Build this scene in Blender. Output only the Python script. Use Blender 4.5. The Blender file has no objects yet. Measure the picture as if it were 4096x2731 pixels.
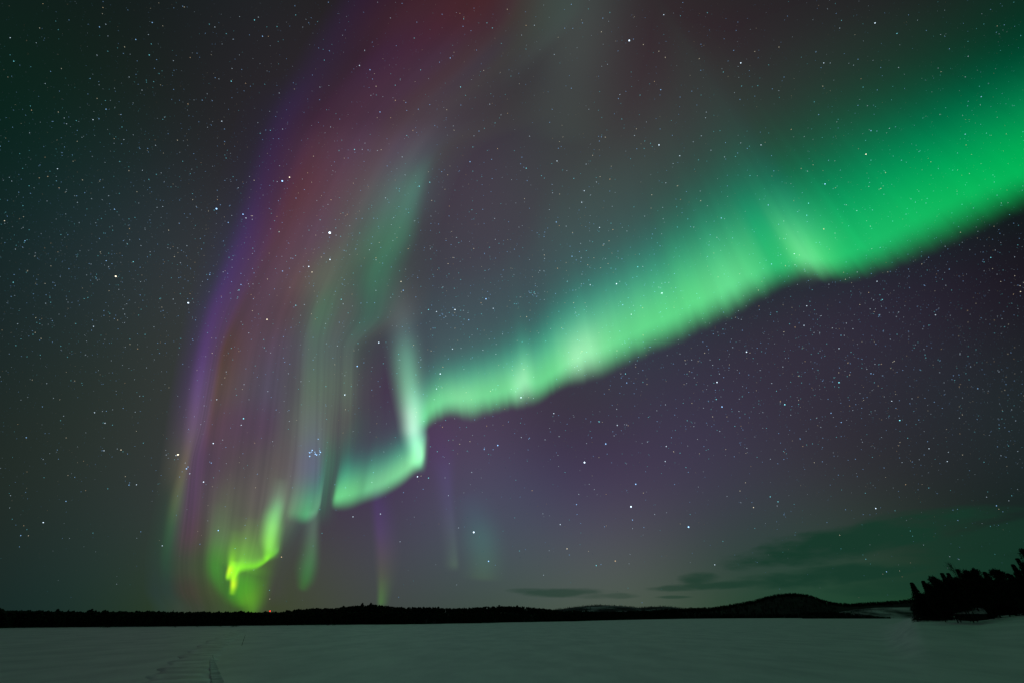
import bpy, math, random
import numpy as np
from mathutils import Vector

random.seed(7)
RNG = np.random.default_rng(11)
SC = bpy.context.scene
COL = SC.collection

# ------------------------------------------------------------------ camera
F = 1593.0                      # focal length in pixels of the 4096 px wide photograph (14 mm lens)
CX, CY = 2048.0, 1365.5
PITCH = math.radians(34.54)
EYE = Vector((0.0, 0.0, 5.0))
cam_d = bpy.data.cameras.new('camera')
cam = bpy.data.objects.new('camera', cam_d)
COL.objects.link(cam)
cam.location = EYE
cam.rotation_euler = (math.pi / 2 + PITCH, 0, 0)
cam_d.sensor_width = 36.0
cam_d.lens = 36.0 * F / 4096.0
cam_d.clip_start = 0.1
cam_d.clip_end = 6.0e5
SC.camera = cam
SC.view_settings.view_transform = 'Standard'
SC.view_settings.look = 'None'
SC.view_settings.exposure = 0.0
SC.view_settings.gamma = 1.0
SC.cycles.transparent_max_bounces = 48
SC.cycles.use_denoising = True
SC.cycles.max_bounces = 4
SC.cycles.diffuse_bounces = 2

cP, sP = math.cos(PITCH), math.sin(PITCH)


def ray(px, py):
    """unit directions of photograph pixels (arrays allowed)"""
    px = np.asarray(px, float); py = np.asarray(py, float)
    a = (px - CX) / F; b = -(py - CY) / F
    d = np.stack([a, cP - b * sP, sP + b * cP], -1)
    return d / np.linalg.norm(d, axis=-1, keepdims=True)


def lin(c):
    c = np.asarray(c, float) / 255.0
    return np.where(c <= 0.04045, c / 12.92, ((c + 0.055) / 1.055) ** 2.4)


def sm(t):
    t = np.clip(t, 0, 1)
    return t * t * (3 - 2 * t)


# ------------------------------------------------------------------ night sky (world)
SKY = [  # px, py, display colour of the bare night sky and airglow there
 (50,50,11,26,22),(-350,300,12,30,26),(350,-350,16,27,26),(-350,1000,19,35,33),(500,60,21,33,31),(900,80,31,33,36),(250,500,15,41,34),(700,450,36,40,41),
 (100,900,22,41,40),(500,900,37,50,54),(50,1250,26,39,40),(400,1250,40,51,51),(720,1200,49,54,55),
 (100,1600,34,45,43),(450,1600,43,52,48),(100,2000,37,47,43),(450,2050,41,52,49),(50,2300,27,43,39),
 (300,2350,32,51,44),(600,2350,44,59,50),(900,700,40,40,45),(1100,1000,54,52,57),(1350,300,45,38,44),
 (1800,100,42,30,34),(1000,1600,61,58,64),(1000,2000,62,62,62),(1100,2350,61,67,51),(1000,2400,57,68,42),(1350,2400,66,74,64),
 (1500,2250,68,66,76),(1350,2130,70,67,79),(1500,1500,66,57,75),(1600,2020,68,62,81),(1750,1800,79,63,90),
 (1700,2300,68,76,79),(1900,1950,76,75,97),(2100,2300,75,82,86),(2150,2410,66,84,72),
 (2100,1750,70,59,81),(2300,2050,70,71,89),(2400,1700,62,56,74),(2500,2250,79,81,84),(2600,2400,72,88,76),
 (2700,1950,66,62,80),(2700,1600,57,53,72),(3000,1800,58,56,71),(3000,2100,56,68,70),(3000,1350,50,47,61),
 (3350,1320,49,45,61),(3400,1600,48,48,58),(3400,1950,48,50,54),(3700,1200,39,37,48),(3700,1600,40,39,49),
 (3950,1000,34,29,41),(4050,1300,27,29,36),(4050,1700,36,44,47),(3800,1900,38,43,44),(4050,2050,20,33,30),
 (3300,2200,48,65,58),(3750,2200,29,52,41),(4070,2250,17,40,30),(2850,2350,52,72,60),(3500,2380,31,68,47),
 (1850,650,66,58,70),(2200,560,61,60,65),(2400,620,61,69,67),(1900,1050,67,66,77),(1850,1350,69,71,85),(2450,850,63,67,72),
 (2650,300,55,42,49),(2350,250,56,51,55),(2750,650,56,53,60),(3050,100,42,38,42),(3150,450,42,44,45),(3500,100,36,35,38),
 (3550,400,22,40,36),(4000,80,10,33,27),(3950,600,2,37,30),(3600,800,7,39,37),(3050,950,39,49,53),
 (2600,1050,55,65,74),(2300,1300,59,62,77),(1950,1500,69,61,81),
 (3050,850,14,44,44),(3300,700,12,40,40),(2870,960,24,48,50),(3700,650,4,36,30),(3850,780,4,34,30),
 (2700,1700,62,55,76),(1900,920,67,65,76),(2600,120,55,46,50),(400,920,34,46,50),(1900,1720,74,63,86),(100,520,12,36,30),(3020,2300,46,68,57),(3950,1850,36,45,47),
]
OUT = [  # azimuth from the view direction, elevation, display colour beyond the picture
 (-75,5,24,42,36),(-110,10,30,50,44),(-150,10,44,70,60),(180,10,46,72,62),(150,10,44,74,60),(110,8,22,50,38),(75,5,12,40,28),
 (-80,40,24,46,40),(-130,45,44,76,64),(180,45,50,88,72),(130,45,44,92,68),(85,42,8,50,34),(0,88,40,66,54),(180,75,48,84,66),
 (-100,70,34,60,50),(100,70,28,72,52),
 (0,-25,30,40,36),(90,-25,30,40,36),(-90,-25,30,40,36),(180,-25,30,40,36),(0,-85,30,40,36),
]
dirs = [ray(a, b) for a, b, *_ in SKY]
cols = [lin(c[2:]) for c in SKY]
for az, el, *c in OUT:
    az, el = math.radians(az), math.radians(el)
    dirs.append(np.array([math.sin(az) * math.cos(el), math.cos(az) * math.cos(el), math.sin(el)]))
    cols.append(lin(c) * 0.70 * np.array([1.10, 0.94, 1.03]))
DIRS = np.array(dirs); COLS = np.array(cols)
KAP = 36.0
_far = DIRS.copy()
G = np.exp(KAP * (DIRS @ DIRS.T - 1))
COEF = np.linalg.solve(G.T @ G + 0.008 * np.eye(len(G)), G.T @ COLS)


def sky_at(d):
    return np.maximum(np.exp(KAP * (d @ DIRS.T - 1)) @ COEF, 0.0)


world = bpy.data.worlds.new('World')
SC.world = world
world.use_nodes = True
wn, wl = world.node_tree.nodes, world.node_tree.links
wn.clear()


def N(t, **kw):
    n = wn.new(t)
    for k, v in kw.items():
        setattr(n, k, v)
    return n


def M(op, a, b=None, c=None):
    n = N('ShaderNodeMath', operation=op)
    for i, v in enumerate((a, b, c)):
        if v is None:
            continue
        if isinstance(v, (int, float)):
            n.inputs[i].default_value = v
        else:
            wl.new(v, n.inputs[i])
    return n.outputs[0]


tc = N('ShaderNodeTexCoord')
D = tc.outputs['Generated']
acc = None
Dk = D
for i_, (d, c) in enumerate(zip(DIRS, COEF)):
    if i_ and i_ % 6 == 0:       # keeps the long sum evaluated in short stages
        st_ = N('ShaderNodeVectorMath', operation='MULTIPLY_ADD')
        wl.new(acc, st_.inputs[0]); st_.inputs[1].default_value = (1e-7,) * 3; wl.new(D, st_.inputs[2])
        Dk = st_.outputs[0]
    dt = N('ShaderNodeVectorMath', operation='DOT_PRODUCT')
    wl.new(Dk, dt.inputs[0]); dt.inputs[1].default_value = tuple(d * KAP)
    ex = M('EXPONENT', dt.outputs['Value'])
    ma = N('ShaderNodeVectorMath', operation='MULTIPLY_ADD')
    wl.new(ex, ma.inputs[0]); ma.inputs[1].default_value = tuple(c * math.exp(-KAP))
    if acc is not None:
        wl.new(acc, ma.inputs[2])
    else:
        ma.inputs[2].default_value = (0, 0, 0)
    acc = ma.outputs[0]
mx = N('ShaderNodeVectorMath', operation='MAXIMUM')
wl.new(acc, mx.inputs[0]); mx.inputs[1].default_value = (0.0005, 0.001, 0.001)
sky_col = mx.outputs[0]

# thin low clouds over the right half of the far shore
st_ = N('ShaderNodeVectorMath', operation='MULTIPLY_ADD')
wl.new(sky_col, st_.inputs[0]); st_.inputs[1].default_value = (1e-7,) * 3; wl.new(D, st_.inputs[2])
sep = N('ShaderNodeSeparateXYZ'); wl.new(st_.outputs[0], sep.inputs[0])
az = M('ARCTAN2', sep.outputs['X'], sep.outputs['Y'])
el = M('ARCSINE', sep.outputs['Z'])
cmb = N('ShaderNodeCombineXYZ'); wl.new(M('MULTIPLY', az, 7.0), cmb.inputs[0]); wl.new(M('MULTIPLY', el, 26.0), cmb.inputs[1])
nz = N('ShaderNodeTexNoise'); wl.new(cmb.outputs[0], nz.inputs['Vector'])
nz.inputs['Scale'].default_value = 1.7; nz.inputs['Detail'].default_value = 5.0; nz.inputs['Roughness'].default_value = 0.55
nzv = M('MULTIPLY_ADD', nz.outputs['Fac'], 3.2, -1.6)


def azel(px, py):
    d = ray(px, py)
    return math.atan2(d[0], d[1]), math.asin(d[2])


CLOUDS = [  # px, py, half width, half height, tilt (rise per unit azimuth), strength
 (3450,2155,560,62,0.10,0.95),(3950,2190,420,110,0.05,0.7),(3750,2330,420,50,0.04,0.6),(2800,2312,75,24,0.0,0.75),(2950,2335,300,16,0.03,0.7),(2700,2352,110,12,0.0,0.6),
 (3350,2298,440,36,0.06,0.9),(2690,2386,70,6,0.0,0.55),(2250,2368,170,17,0.0,0.62),(2420,2382,120,12,0.0,0.4),(2120,2362,90,11,0.0,0.45),
]
cm = None
for px, py, hw, hh, tilt, st in CLOUDS:
    a0, e0 = azel(px, py)
    aw = abs(azel(px + hw, py)[0] - azel(px - hw, py)[0]) / 2
    ew = abs(azel(px, py - hh)[1] - azel(px, py + hh)[1]) / 2
    da = M('SUBTRACT', az, a0)
    u = M('MULTIPLY', da, 1 / aw)
    v0 = M('SUBTRACT', el, e0)
    v1 = M('MULTIPLY_ADD', da, -tilt, v0)
    v = M('MULTIPLY', v1, 1 / ew)
    r2 = M('ADD', M('MULTIPLY', u, u), M('MULTIPLY', v, v))
    q = M('SUBTRACT', 1.15, M('ADD', r2, nzv))
    mr = N('ShaderNodeMapRange', interpolation_type='SMOOTHSTEP')
    wl.new(q, mr.inputs['Value'])
    mr.inputs['From Min'].default_value = -0.55; mr.inputs['From Max'].default_value = 1.05
    mr.inputs['To Min'].default_value = 0.0; mr.inputs['To Max'].default_value = st
    o = mr.outputs['Result']
    cm = o if cm is None else M('MAXIMUM', cm, o)
mixc = N('ShaderNodeMix', data_type='RGBA')
wl.new(cm, mixc.inputs[0]); wl.new(sky_col, mixc.inputs[6])
mixc.inputs[7].default_value = (*lin((22, 56, 42)), 1)
nish = N('ShaderNodeTexSky', sky_type='NISHITA')
nish.sun_disc = False
nish.sun_elevation = math.radians(-8.0)
nish.sun_rotation = math.radians(200.0)
addn = N('ShaderNodeVectorMath', operation='MULTIPLY_ADD')
wl.new(nish.outputs[0], addn.inputs[0]); addn.inputs[1].default_value = (0.01, 0.01, 0.01)
wl.new(mixc.outputs[2], addn.inputs[2])
bg = N('ShaderNodeBackground'); wl.new(addn.outputs[0], bg.inputs['Color']); bg.inputs['Strength'].default_value = 1.0
wo = N('ShaderNodeOutputWorld'); wl.new(bg.outputs[0], wo.inputs['Surface'])
world.cycles.sampling_method = 'MANUAL'
world.cycles.sample_map_resolution = 256


# ------------------------------------------------------------------ helpers
def prop(o, label=None, cat=None, group=None, kind=None):
    if label: o['label'] = label
    if cat: o['category'] = cat
    if group: o['group'] = group
    if kind: o['kind'] = kind
    return o


def empty(name, loc=(0, 0, 0)):
    o = bpy.data.objects.new(name, None)
    COL.objects.link(o)
    o.location = loc
    return o


def mesh_obj(name, verts, faces, mat, parent=None, loc=None, smooth=False):
    me = bpy.data.meshes.new(name)
    verts = np.asarray(verts, float)
    me.from_pydata(verts.tolist(), [], faces if isinstance(faces, list) else faces.tolist())
    if smooth:
        me.polygons.foreach_set('use_smooth', [True] * len(me.polygons))
    me.materials.append(mat)
    me.update()
    o = bpy.data.objects.new(name, me)
    COL.objects.link(o)
    if parent is not None: o.parent = parent
    if loc is not None: o.location = loc
    return o


def new_mat(name):
    m = bpy.data.materials.new(name)
    m.use_nodes = True
    return m, m.node_tree.nodes, m.node_tree.links


def pchip(xs, ys, xq):
    """monotone cubic through table columns"""
    xs = np.asarray(xs, float); ys = np.asarray(ys, float); xq = np.asarray(xq, float)
    if ys.ndim == 1:
        return pchip(xs, ys[:, None], xq)[:, 0]
    h = np.diff(xs)[:, None]; dl = np.diff(ys, axis=0) / h
    m = np.zeros_like(ys)
    m[0], m[-1] = dl[0], dl[-1]
    if len(xs) > 2:
        a, b = dl[:-1], dl[1:]
        w1 = 2 * h[1:] + h[:-1]; w2 = h[1:] + 2 * h[:-1]
        ok = a * b > 0
        with np.errstate(divide='ignore', invalid='ignore'):
            hm = (w1 + w2) / (w1 / a + w2 / b)
        m[1:-1] = np.where(ok, hm, 0)
    i = np.clip(np.searchsorted(xs, xq, side='right') - 1, 0, len(xs) - 2)
    hh = (xs[i + 1] - xs[i])[:, None]
    t = ((xq - xs[i])[:, None]) / hh
    t = np.clip(t, 0, 1)
    return ((1 + 2 * t) * (1 - t) ** 2 * ys[i] + t * (1 - t) ** 2 * hh * m[i]
            + t * t * (3 - 2 * t) * ys[i + 1] + t * t * (t - 1) * hh * m[i + 1])


def noise1(x, seed, octs=3, f=1.0):
    r = np.random.default_rng(seed)
    v = np.zeros_like(x)
    amp = 1.0
    for k in range(octs):
        n = 400
        g = r.uniform(-1, 1, n)
        xx = np.mod(x * f * 2 ** k, n - 1)
        i = xx.astype(int); t = sm(xx - i)
        v += amp * (g[i] * (1 - t) + g[(i + 1) % n] * t)
        amp *= 0.55
    return v


# ------------------------------------------------------------------ aurora: sheets of glowing air high above the lake
am, an, al = new_mat('aurora_glow')
an.clear()
at = an.new('ShaderNodeAttribute'); at.attribute_name = 'glow'
em = an.new('ShaderNodeEmission'); al.new(at.outputs['Color'], em.inputs['Color'])
tr = an.new('ShaderNodeBsdfTransparent')
ad = an.new('ShaderNodeAddShader'); al.new(em.outputs[0], ad.inputs[0]); al.new(tr.outputs[0], ad.inputs[1])
mo = an.new('ShaderNodeOutputMaterial'); al.new(ad.outputs[0], mo.inputs['Surface'])
am.cycles.emission_sampling = 'NONE'

R_E, H_A = 637.0e3, 10.0e3      # the sky scaled one to ten: base of the aurora at 10 km over a 637 km globe


def base_range(el):
    s = np.sin(np.maximum(el, 0.01))
    d = -R_E * s + np.sqrt(R_E ** 2 * s ** 2 + 2 * R_E * H_A + H_A ** 2)
    return d * np.cos(el)


def sheet(name, px, py, rgb, parent=None, rng=None):
    """grid of pixels (u,v) and linear emission -> curtain mesh standing at its own range"""
    d = ray(px, py)
    el = np.arcsin(np.clip(d[..., 2], -1, 1))
    if rng is None:
        rng = base_range(el[:, :1])
    dist = np.minimum(rng / np.maximum(np.cos(el), 0.05), 180e3)
    P = d * dist[..., None] + np.array(EYE)
    nu, nv = px.shape
    idx = np.arange(nu * nv).reshape(nu, nv)
    q = np.stack([idx[:-1, :-1], idx[1:, :-1], idx[1:, 1:], idx[:-1, 1:]], -1).reshape(-1, 4)
    o_e = rgb.reshape(-1, 3)
    keep = o_e[q].max(axis=(1, 2)) > 0.0012
    o = mesh_obj(name, P.reshape(-1, 3), q[keep], am, parent, smooth=True)
    ca = o.data.color_attributes.new('glow', 'FLOAT_COLOR', 'POINT')
    buf = np.ones((nu * nv, 4), np.float32); buf[:, :3] = o_e
    ca.data.foreach_set('color', buf.ravel())
    return o


VPX, VPY = 2048.0, -961.0       # where upright rays meet (the zenith)


def band(name, rows, parent, nu=260, nv=70, tailc=None, ray_amp=0.05, seed=1, wp=0.7, vp=(VPX, VPY), lscale=1.0, edge=0.0):
    """rows: x, y of the lower edge, soft, s_peak, La, Lb, (display peak), (tail tint), strength"""
    rows = np.array([[r[0], r[1], r[2], r[3], r[4], r[5], *(r[8] * np.maximum(lin(r[6]) - lin((48, 46, 56)), 0.0)), *r[7]] for r in rows], float)
    arc = np.concatenate([[0], np.cumsum(np.hypot(np.diff(rows[:, 0]), np.diff(rows[:, 1])))])
    uq = np.linspace(0, arc[-1], nu)
    R = pchip(arc, rows, uq)
    # soften the table along the band
    k = np.hanning(9); k /= k.sum()
    for j in range(2, R.shape[1]):
        R[:, j] = np.convolve(np.pad(R[:, j], 4, mode='edge'), k, 'valid')
    xb, yb, soft, sp, La, Lb = (R[:, j:j + 1] for j in range(6))
    La, Lb = La * lscale, Lb * lscale
    if edge:
        La = La * (1 + 0.13 * noise1(uq / 70.0, seed + 60, octs=3)[:, None])
        yb = yb + edge * noise1(uq / 34.0, seed + 40, octs=3)[:, None]
    nk = max(5, int(nu * 0.14)) | 1
    k2 = np.hanning(nk + 2)[1:-1]; k2 /= k2.sum()
    Rs = np.stack([np.convolve(np.pad(R[:, j], nk // 2, mode='edge'), k2, 'valid') for j in range(6, 9)], -1)
    Rs = np.minimum(Rs, R[:, 6:9] * 1.25)
    La = np.convolve(np.pad(La[:, 0], nk // 2, mode='edge'), k2, 'valid')[:, None]
    peak = R[:, None, 6:9]; tail = R[:, None, 9:12]; pks = Rs[:, None, :]
    vpx = np.interp(xb, [1690, 1900, 2150, 2600], [1250, 1500, 1850, 2048]) if vp is None else vp[0]
    dx, dy = vpx - xb, VPY - yb
    ln = np.hypot(dx, dy); dx, dy = dx / ln, dy / ln
    t = np.linspace(0, 1, nv)[None, :]
    smax = sp + np.maximum(La * 2.4, Lb * 3.6)
    t2 = 0.35 * t + 0.65 * t ** 2
    s = -soft * 1.05 + (smax + soft * 1.05) * t2
    s = np.minimum(s, ln * 0.8)
    px, py = xb + dx * s, yb + dy * s
    rise = sm((s + soft) / (soft + sp)) ** 1.15
    e = np.maximum(s - sp, 0)
    fall = wp * np.exp(-(e / La) ** 2) + (1 - wp) * np.exp(-e / Lb)
    fall = fall * sm((1 - t) / 0.18)
    rays = 1 + ray_amp * np.interp(xb, [3200, 3700], [1.0, 0.45]) * noise1(np.repeat(uq[:, None], nv, 1) / 52.0 + t * 0.25, seed, octs=4)
    w = (rise * fall * rays)[..., None]
    mix = sm(e / (La * 1.7))[..., None]
    near = np.exp(-(e / (0.62 * La)) ** 2)[..., None]          # bright spots stay low on the band
    pk = peak * near + pks * (1 - near)
    g = pk[..., 1:2]
    rgb = w * (pk * (1 - mix) + g * tail * mix)
    return sheet(name, px, py, rgb, parent)


def streak(name, pts, parent=None, bgc=(70, 72, 72), nu=90, nv=27, ray_amp=0.0, seed=3, ex=2.0):
    """pts: x, y, width left, width right, display colour at the core"""
    rows = np.array([[p[0], p[1], p[2], p[3], *np.maximum(lin(p[4]) - lin(bgc), 0)] for p in pts], float)
    arc = np.concatenate([[0], np.cumsum(np.hypot(np.diff(rows[:, 0]), np.diff(rows[:, 1])))])
    uq = np.linspace(0, arc[-1], nu)
    R = pchip(arc, rows, uq)
    tx, ty = np.gradient(R[:, 0]), np.gradient(R[:, 1])
    k = np.hanning(13); k /= k.sum()
    tx = np.convolve(np.pad(tx, 6, mode='edge'), k, 'valid'); ty = np.convolve(np.pad(ty, 6, mode='edge'), k, 'valid')
    ln = np.hypot(tx, ty); nx, ny = -ty / ln, tx / ln      # left of travel; flip so +n points right
    flip = np.sign(nx.mean()) or 1
    nx, ny = nx * flip, ny * flip
    v = np.linspace(-2.6, 2.6, nv)[None, :]
    wd = np.where(v < 0, R[:, 2:3], R[:, 3:4])
    px = R[:, 0:1] + nx[:, None] * v * wd
    py = R[:, 1:2] + ny[:, None] * v * wd
    w = np.exp(-0.5 * (np.abs(v) * 1.0) ** ex) - math.exp(-0.5 * 2.6 ** ex)
    w = np.maximum(w, 0) * np.ones((nu, 1))
    w = w * (1 + ray_amp * noise1(px / 25.0, seed))
    ends = sm(np.minimum(np.arange(nu), np.arange(nu)[::-1]) / 6.0)[:, None]
    return sheet(name, px, py, (w * ends)[..., None] * R[:, None, 4:7], parent)


g1, g2, g3 = (0.0, 1, 0.60), (0.0, 1, 0.52), (0.0, 1, 0.40)
ARC = [
 (1640,1752,20,40,100,160,(75,176,123),g1,0.0),(1668,1732,20,44,105,160,(82,190,128),g1,0.3),(1690,1716,22,46,108,160,(88,199,130),g1,0.75),(1702,1706,24,45,110,160,(90,203,132),g1,1),(1728,1685,24,55,115,165,(98,207,134),g1,1),(1760,1667,24,60,118,170,(102,211,139),g1,1),
 (1804,1656,24,62,120,175,(110,215,144),g1,1),(1845,1664,24,75,120,175,(118,219,148),g1,1),(1881,1670,26,85,122,175,(118,219,148),g1,1),
 (1932,1653,26,75,125,180,(108,215,141),g1,1),(1983,1638,26,70,128,185,(105,214,139),g1,1),(2045,1623,26,70,135,190,(112,218,144),g1,1),
 (2085,1620,24,85,150,195,(145,234,171),g1,1),(2110,1617,26,100,160,200,(148,234,173),g1,1),(2135,1607,26,90,160,205,(122,223,153),g1,1),
 (2161,1592,26,75,160,210,(105,213,139),g1,1),(2212,1562,26,70,175,220,(102,213,137),g1,1),(2270,1538,26,80,195,235,(125,224,153),g1,1),
 (2320,1524,26,95,210,245,(155,236,175),g1,1),(2375,1508,28,105,215,250,(150,235,171),g1,1),(2442,1480,30,100,216,251,(118,221,146),g1,1),
 (2518,1440,34,95,213,259,(102,216,137),g1,1),(2595,1399,36,95,215,261,(98,215,134),g1,1),(2697,1352,40,95,218,268,(95,214,132),g1,1),
 (2799,1302,42,95,226,273,(95,213,132),g2,1),(2880,1262,42,95,243,289,(100,215,137),g2,1),(2950,1224,42,95,259,305,(102,216,141),g2,1),
 (3030,1180,42,90,271,323,(95,213,137),g2,1),(3090,1144,42,85,285,341,(78,203,128),g2,1),(3135,1120,42,80,289,358,(54,188,114),g2,1),
 (3180,1107,40,75,294,376,(54,188,112),g2,1),(3220,1101,38,85,303,388,(84,209,126),g2,1),(3262,1103,36,95,321,401,(98,217,137),g2,1),
 (3300,1110,36,95,338,417,(90,215,132),g2,1),(3353,1108,40,95,338,405,(62,203,116),g2,1),(3442,1089,46,100,346,386,(24,195,111),g3,1),
 (3531,1058,52,105,350,375,(6,190,109),g3,1),(3650,1006,60,115,345,356,(0,188,107),g3,1),(3768,953,64,125,355,360,(0,188,105),g3,1),
 (3887,900,66,130,358,364,(0,187,103),g3,1),(4006,842,66,130,356,367,(0,186,102),g3,1),(4100,796,66,125,362,373,(0,184,101),g3,1),
 (4300,700,68,120,367,378,(0,181,98),g3,1),(4650,530,70,120,378,378,(0,176,96),g3,1),(5200,260,72,120,389,389,(0,166,91),g3,1),
 (5800,-40,72,120,389,389,(0,155,87),g3,1),(6400,-340,72,120,389,389,(0,147,74),g3,0.6),(6800,-540,72,120,389,389,(0,126,70),g3,0.0),
]
arc = empty('aurora_arc', (30000, 60000, 10000))
prop(arc, 'broad bright green aurora band sweeping from the upper right edge down to mid sky', 'aurora')
arc_parts = [band('glowing_band', ARC, arc, nu=760, nv=80, ray_amp=0.045, edge=4.5, seed=5, vp=None, lscale=0.88)]
LOW = [
 (1316,2000,14,30,70,90,(68,113,88),g1,0.0),(1326,2024,14,40,85,100,(84,165,108),g1,0.35),(1336,2029,16,46,95,105,(98,200,125),g1,1),(1356,2032,18,52,100,110,(100,202,128),g1,1),(1374,2031,20,58,100,112,(100,202,128),g1,1),
 (1415,2021,22,58,100,115,(96,192,123),g1,1),(1440,2010,22,52,98,115,(89,175,117),g1,1),(1463,2000,22,52,98,115,(100,190,130),g1,1),(1517,1981,24,52,95,115,(109,196,136),g1,1),
 (1564,1957,24,52,95,115,(112,206,139),g1,1),(1612,1927,24,52,95,115,(119,214,145),g1,1),(1648,1896,24,52,95,110,(128,222,152),g1,1),
 (1678,1872,22,50,85,100,(128,222,152),g1,0.9),(1694,1855,16,40,70,90,(114,206,138),g1,0.4),(1703,1840,10,30,60,80,(103,185,121),g1,0.0),
]
arc_parts.append(band('lower_band', LOW, arc, nu=150, nv=60, ray_amp=0.05, seed=8, vp=(1900, -961)))
arc_parts.append(streak('bright_ray', [
 (1590,1040,40,40,(84,86,80)),(1602,1180,40,38,(88,92,86)),(1614,1310,38,36,(98,112,104)),(1624,1430,36,34,(112,158,132)),(1636,1540,33,33,(132,190,152)),
 (1646,1610,31,30,(160,216,178)),(1650,1665,28,25,(186,232,200)),(1652,1710,26,24,(190,234,204)),(1660,1755,24,24,(166,222,186)),(1674,1800,24,18,(150,212,172)),
 (1681,1840,26,13,(132,200,154)),(1679,1870,22,12,(106,160,122)),(1672,1900,20,12,(84,100,86))], arc, bgc=(84, 86, 80), nu=120))
arc_parts.append(streak('fold_glow', [
 (3090,720,90,80,(30,160,90)),(3150,840,92,84,(42,166,98)),(3205,940,88,80,(58,173,106)),(3250,1010,82,76,(64,177,108)),(3290,1070,70,70,(52,170,100)),(3320,1130,50,56,(30,160,90))],
 arc, bgc=(30, 160, 90)))
for o in arc_parts:
    o.matrix_parent_inverse = arc.matrix_world.inverted() if False else o.matrix_parent_inverse
    o.location = -arc.location

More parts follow.
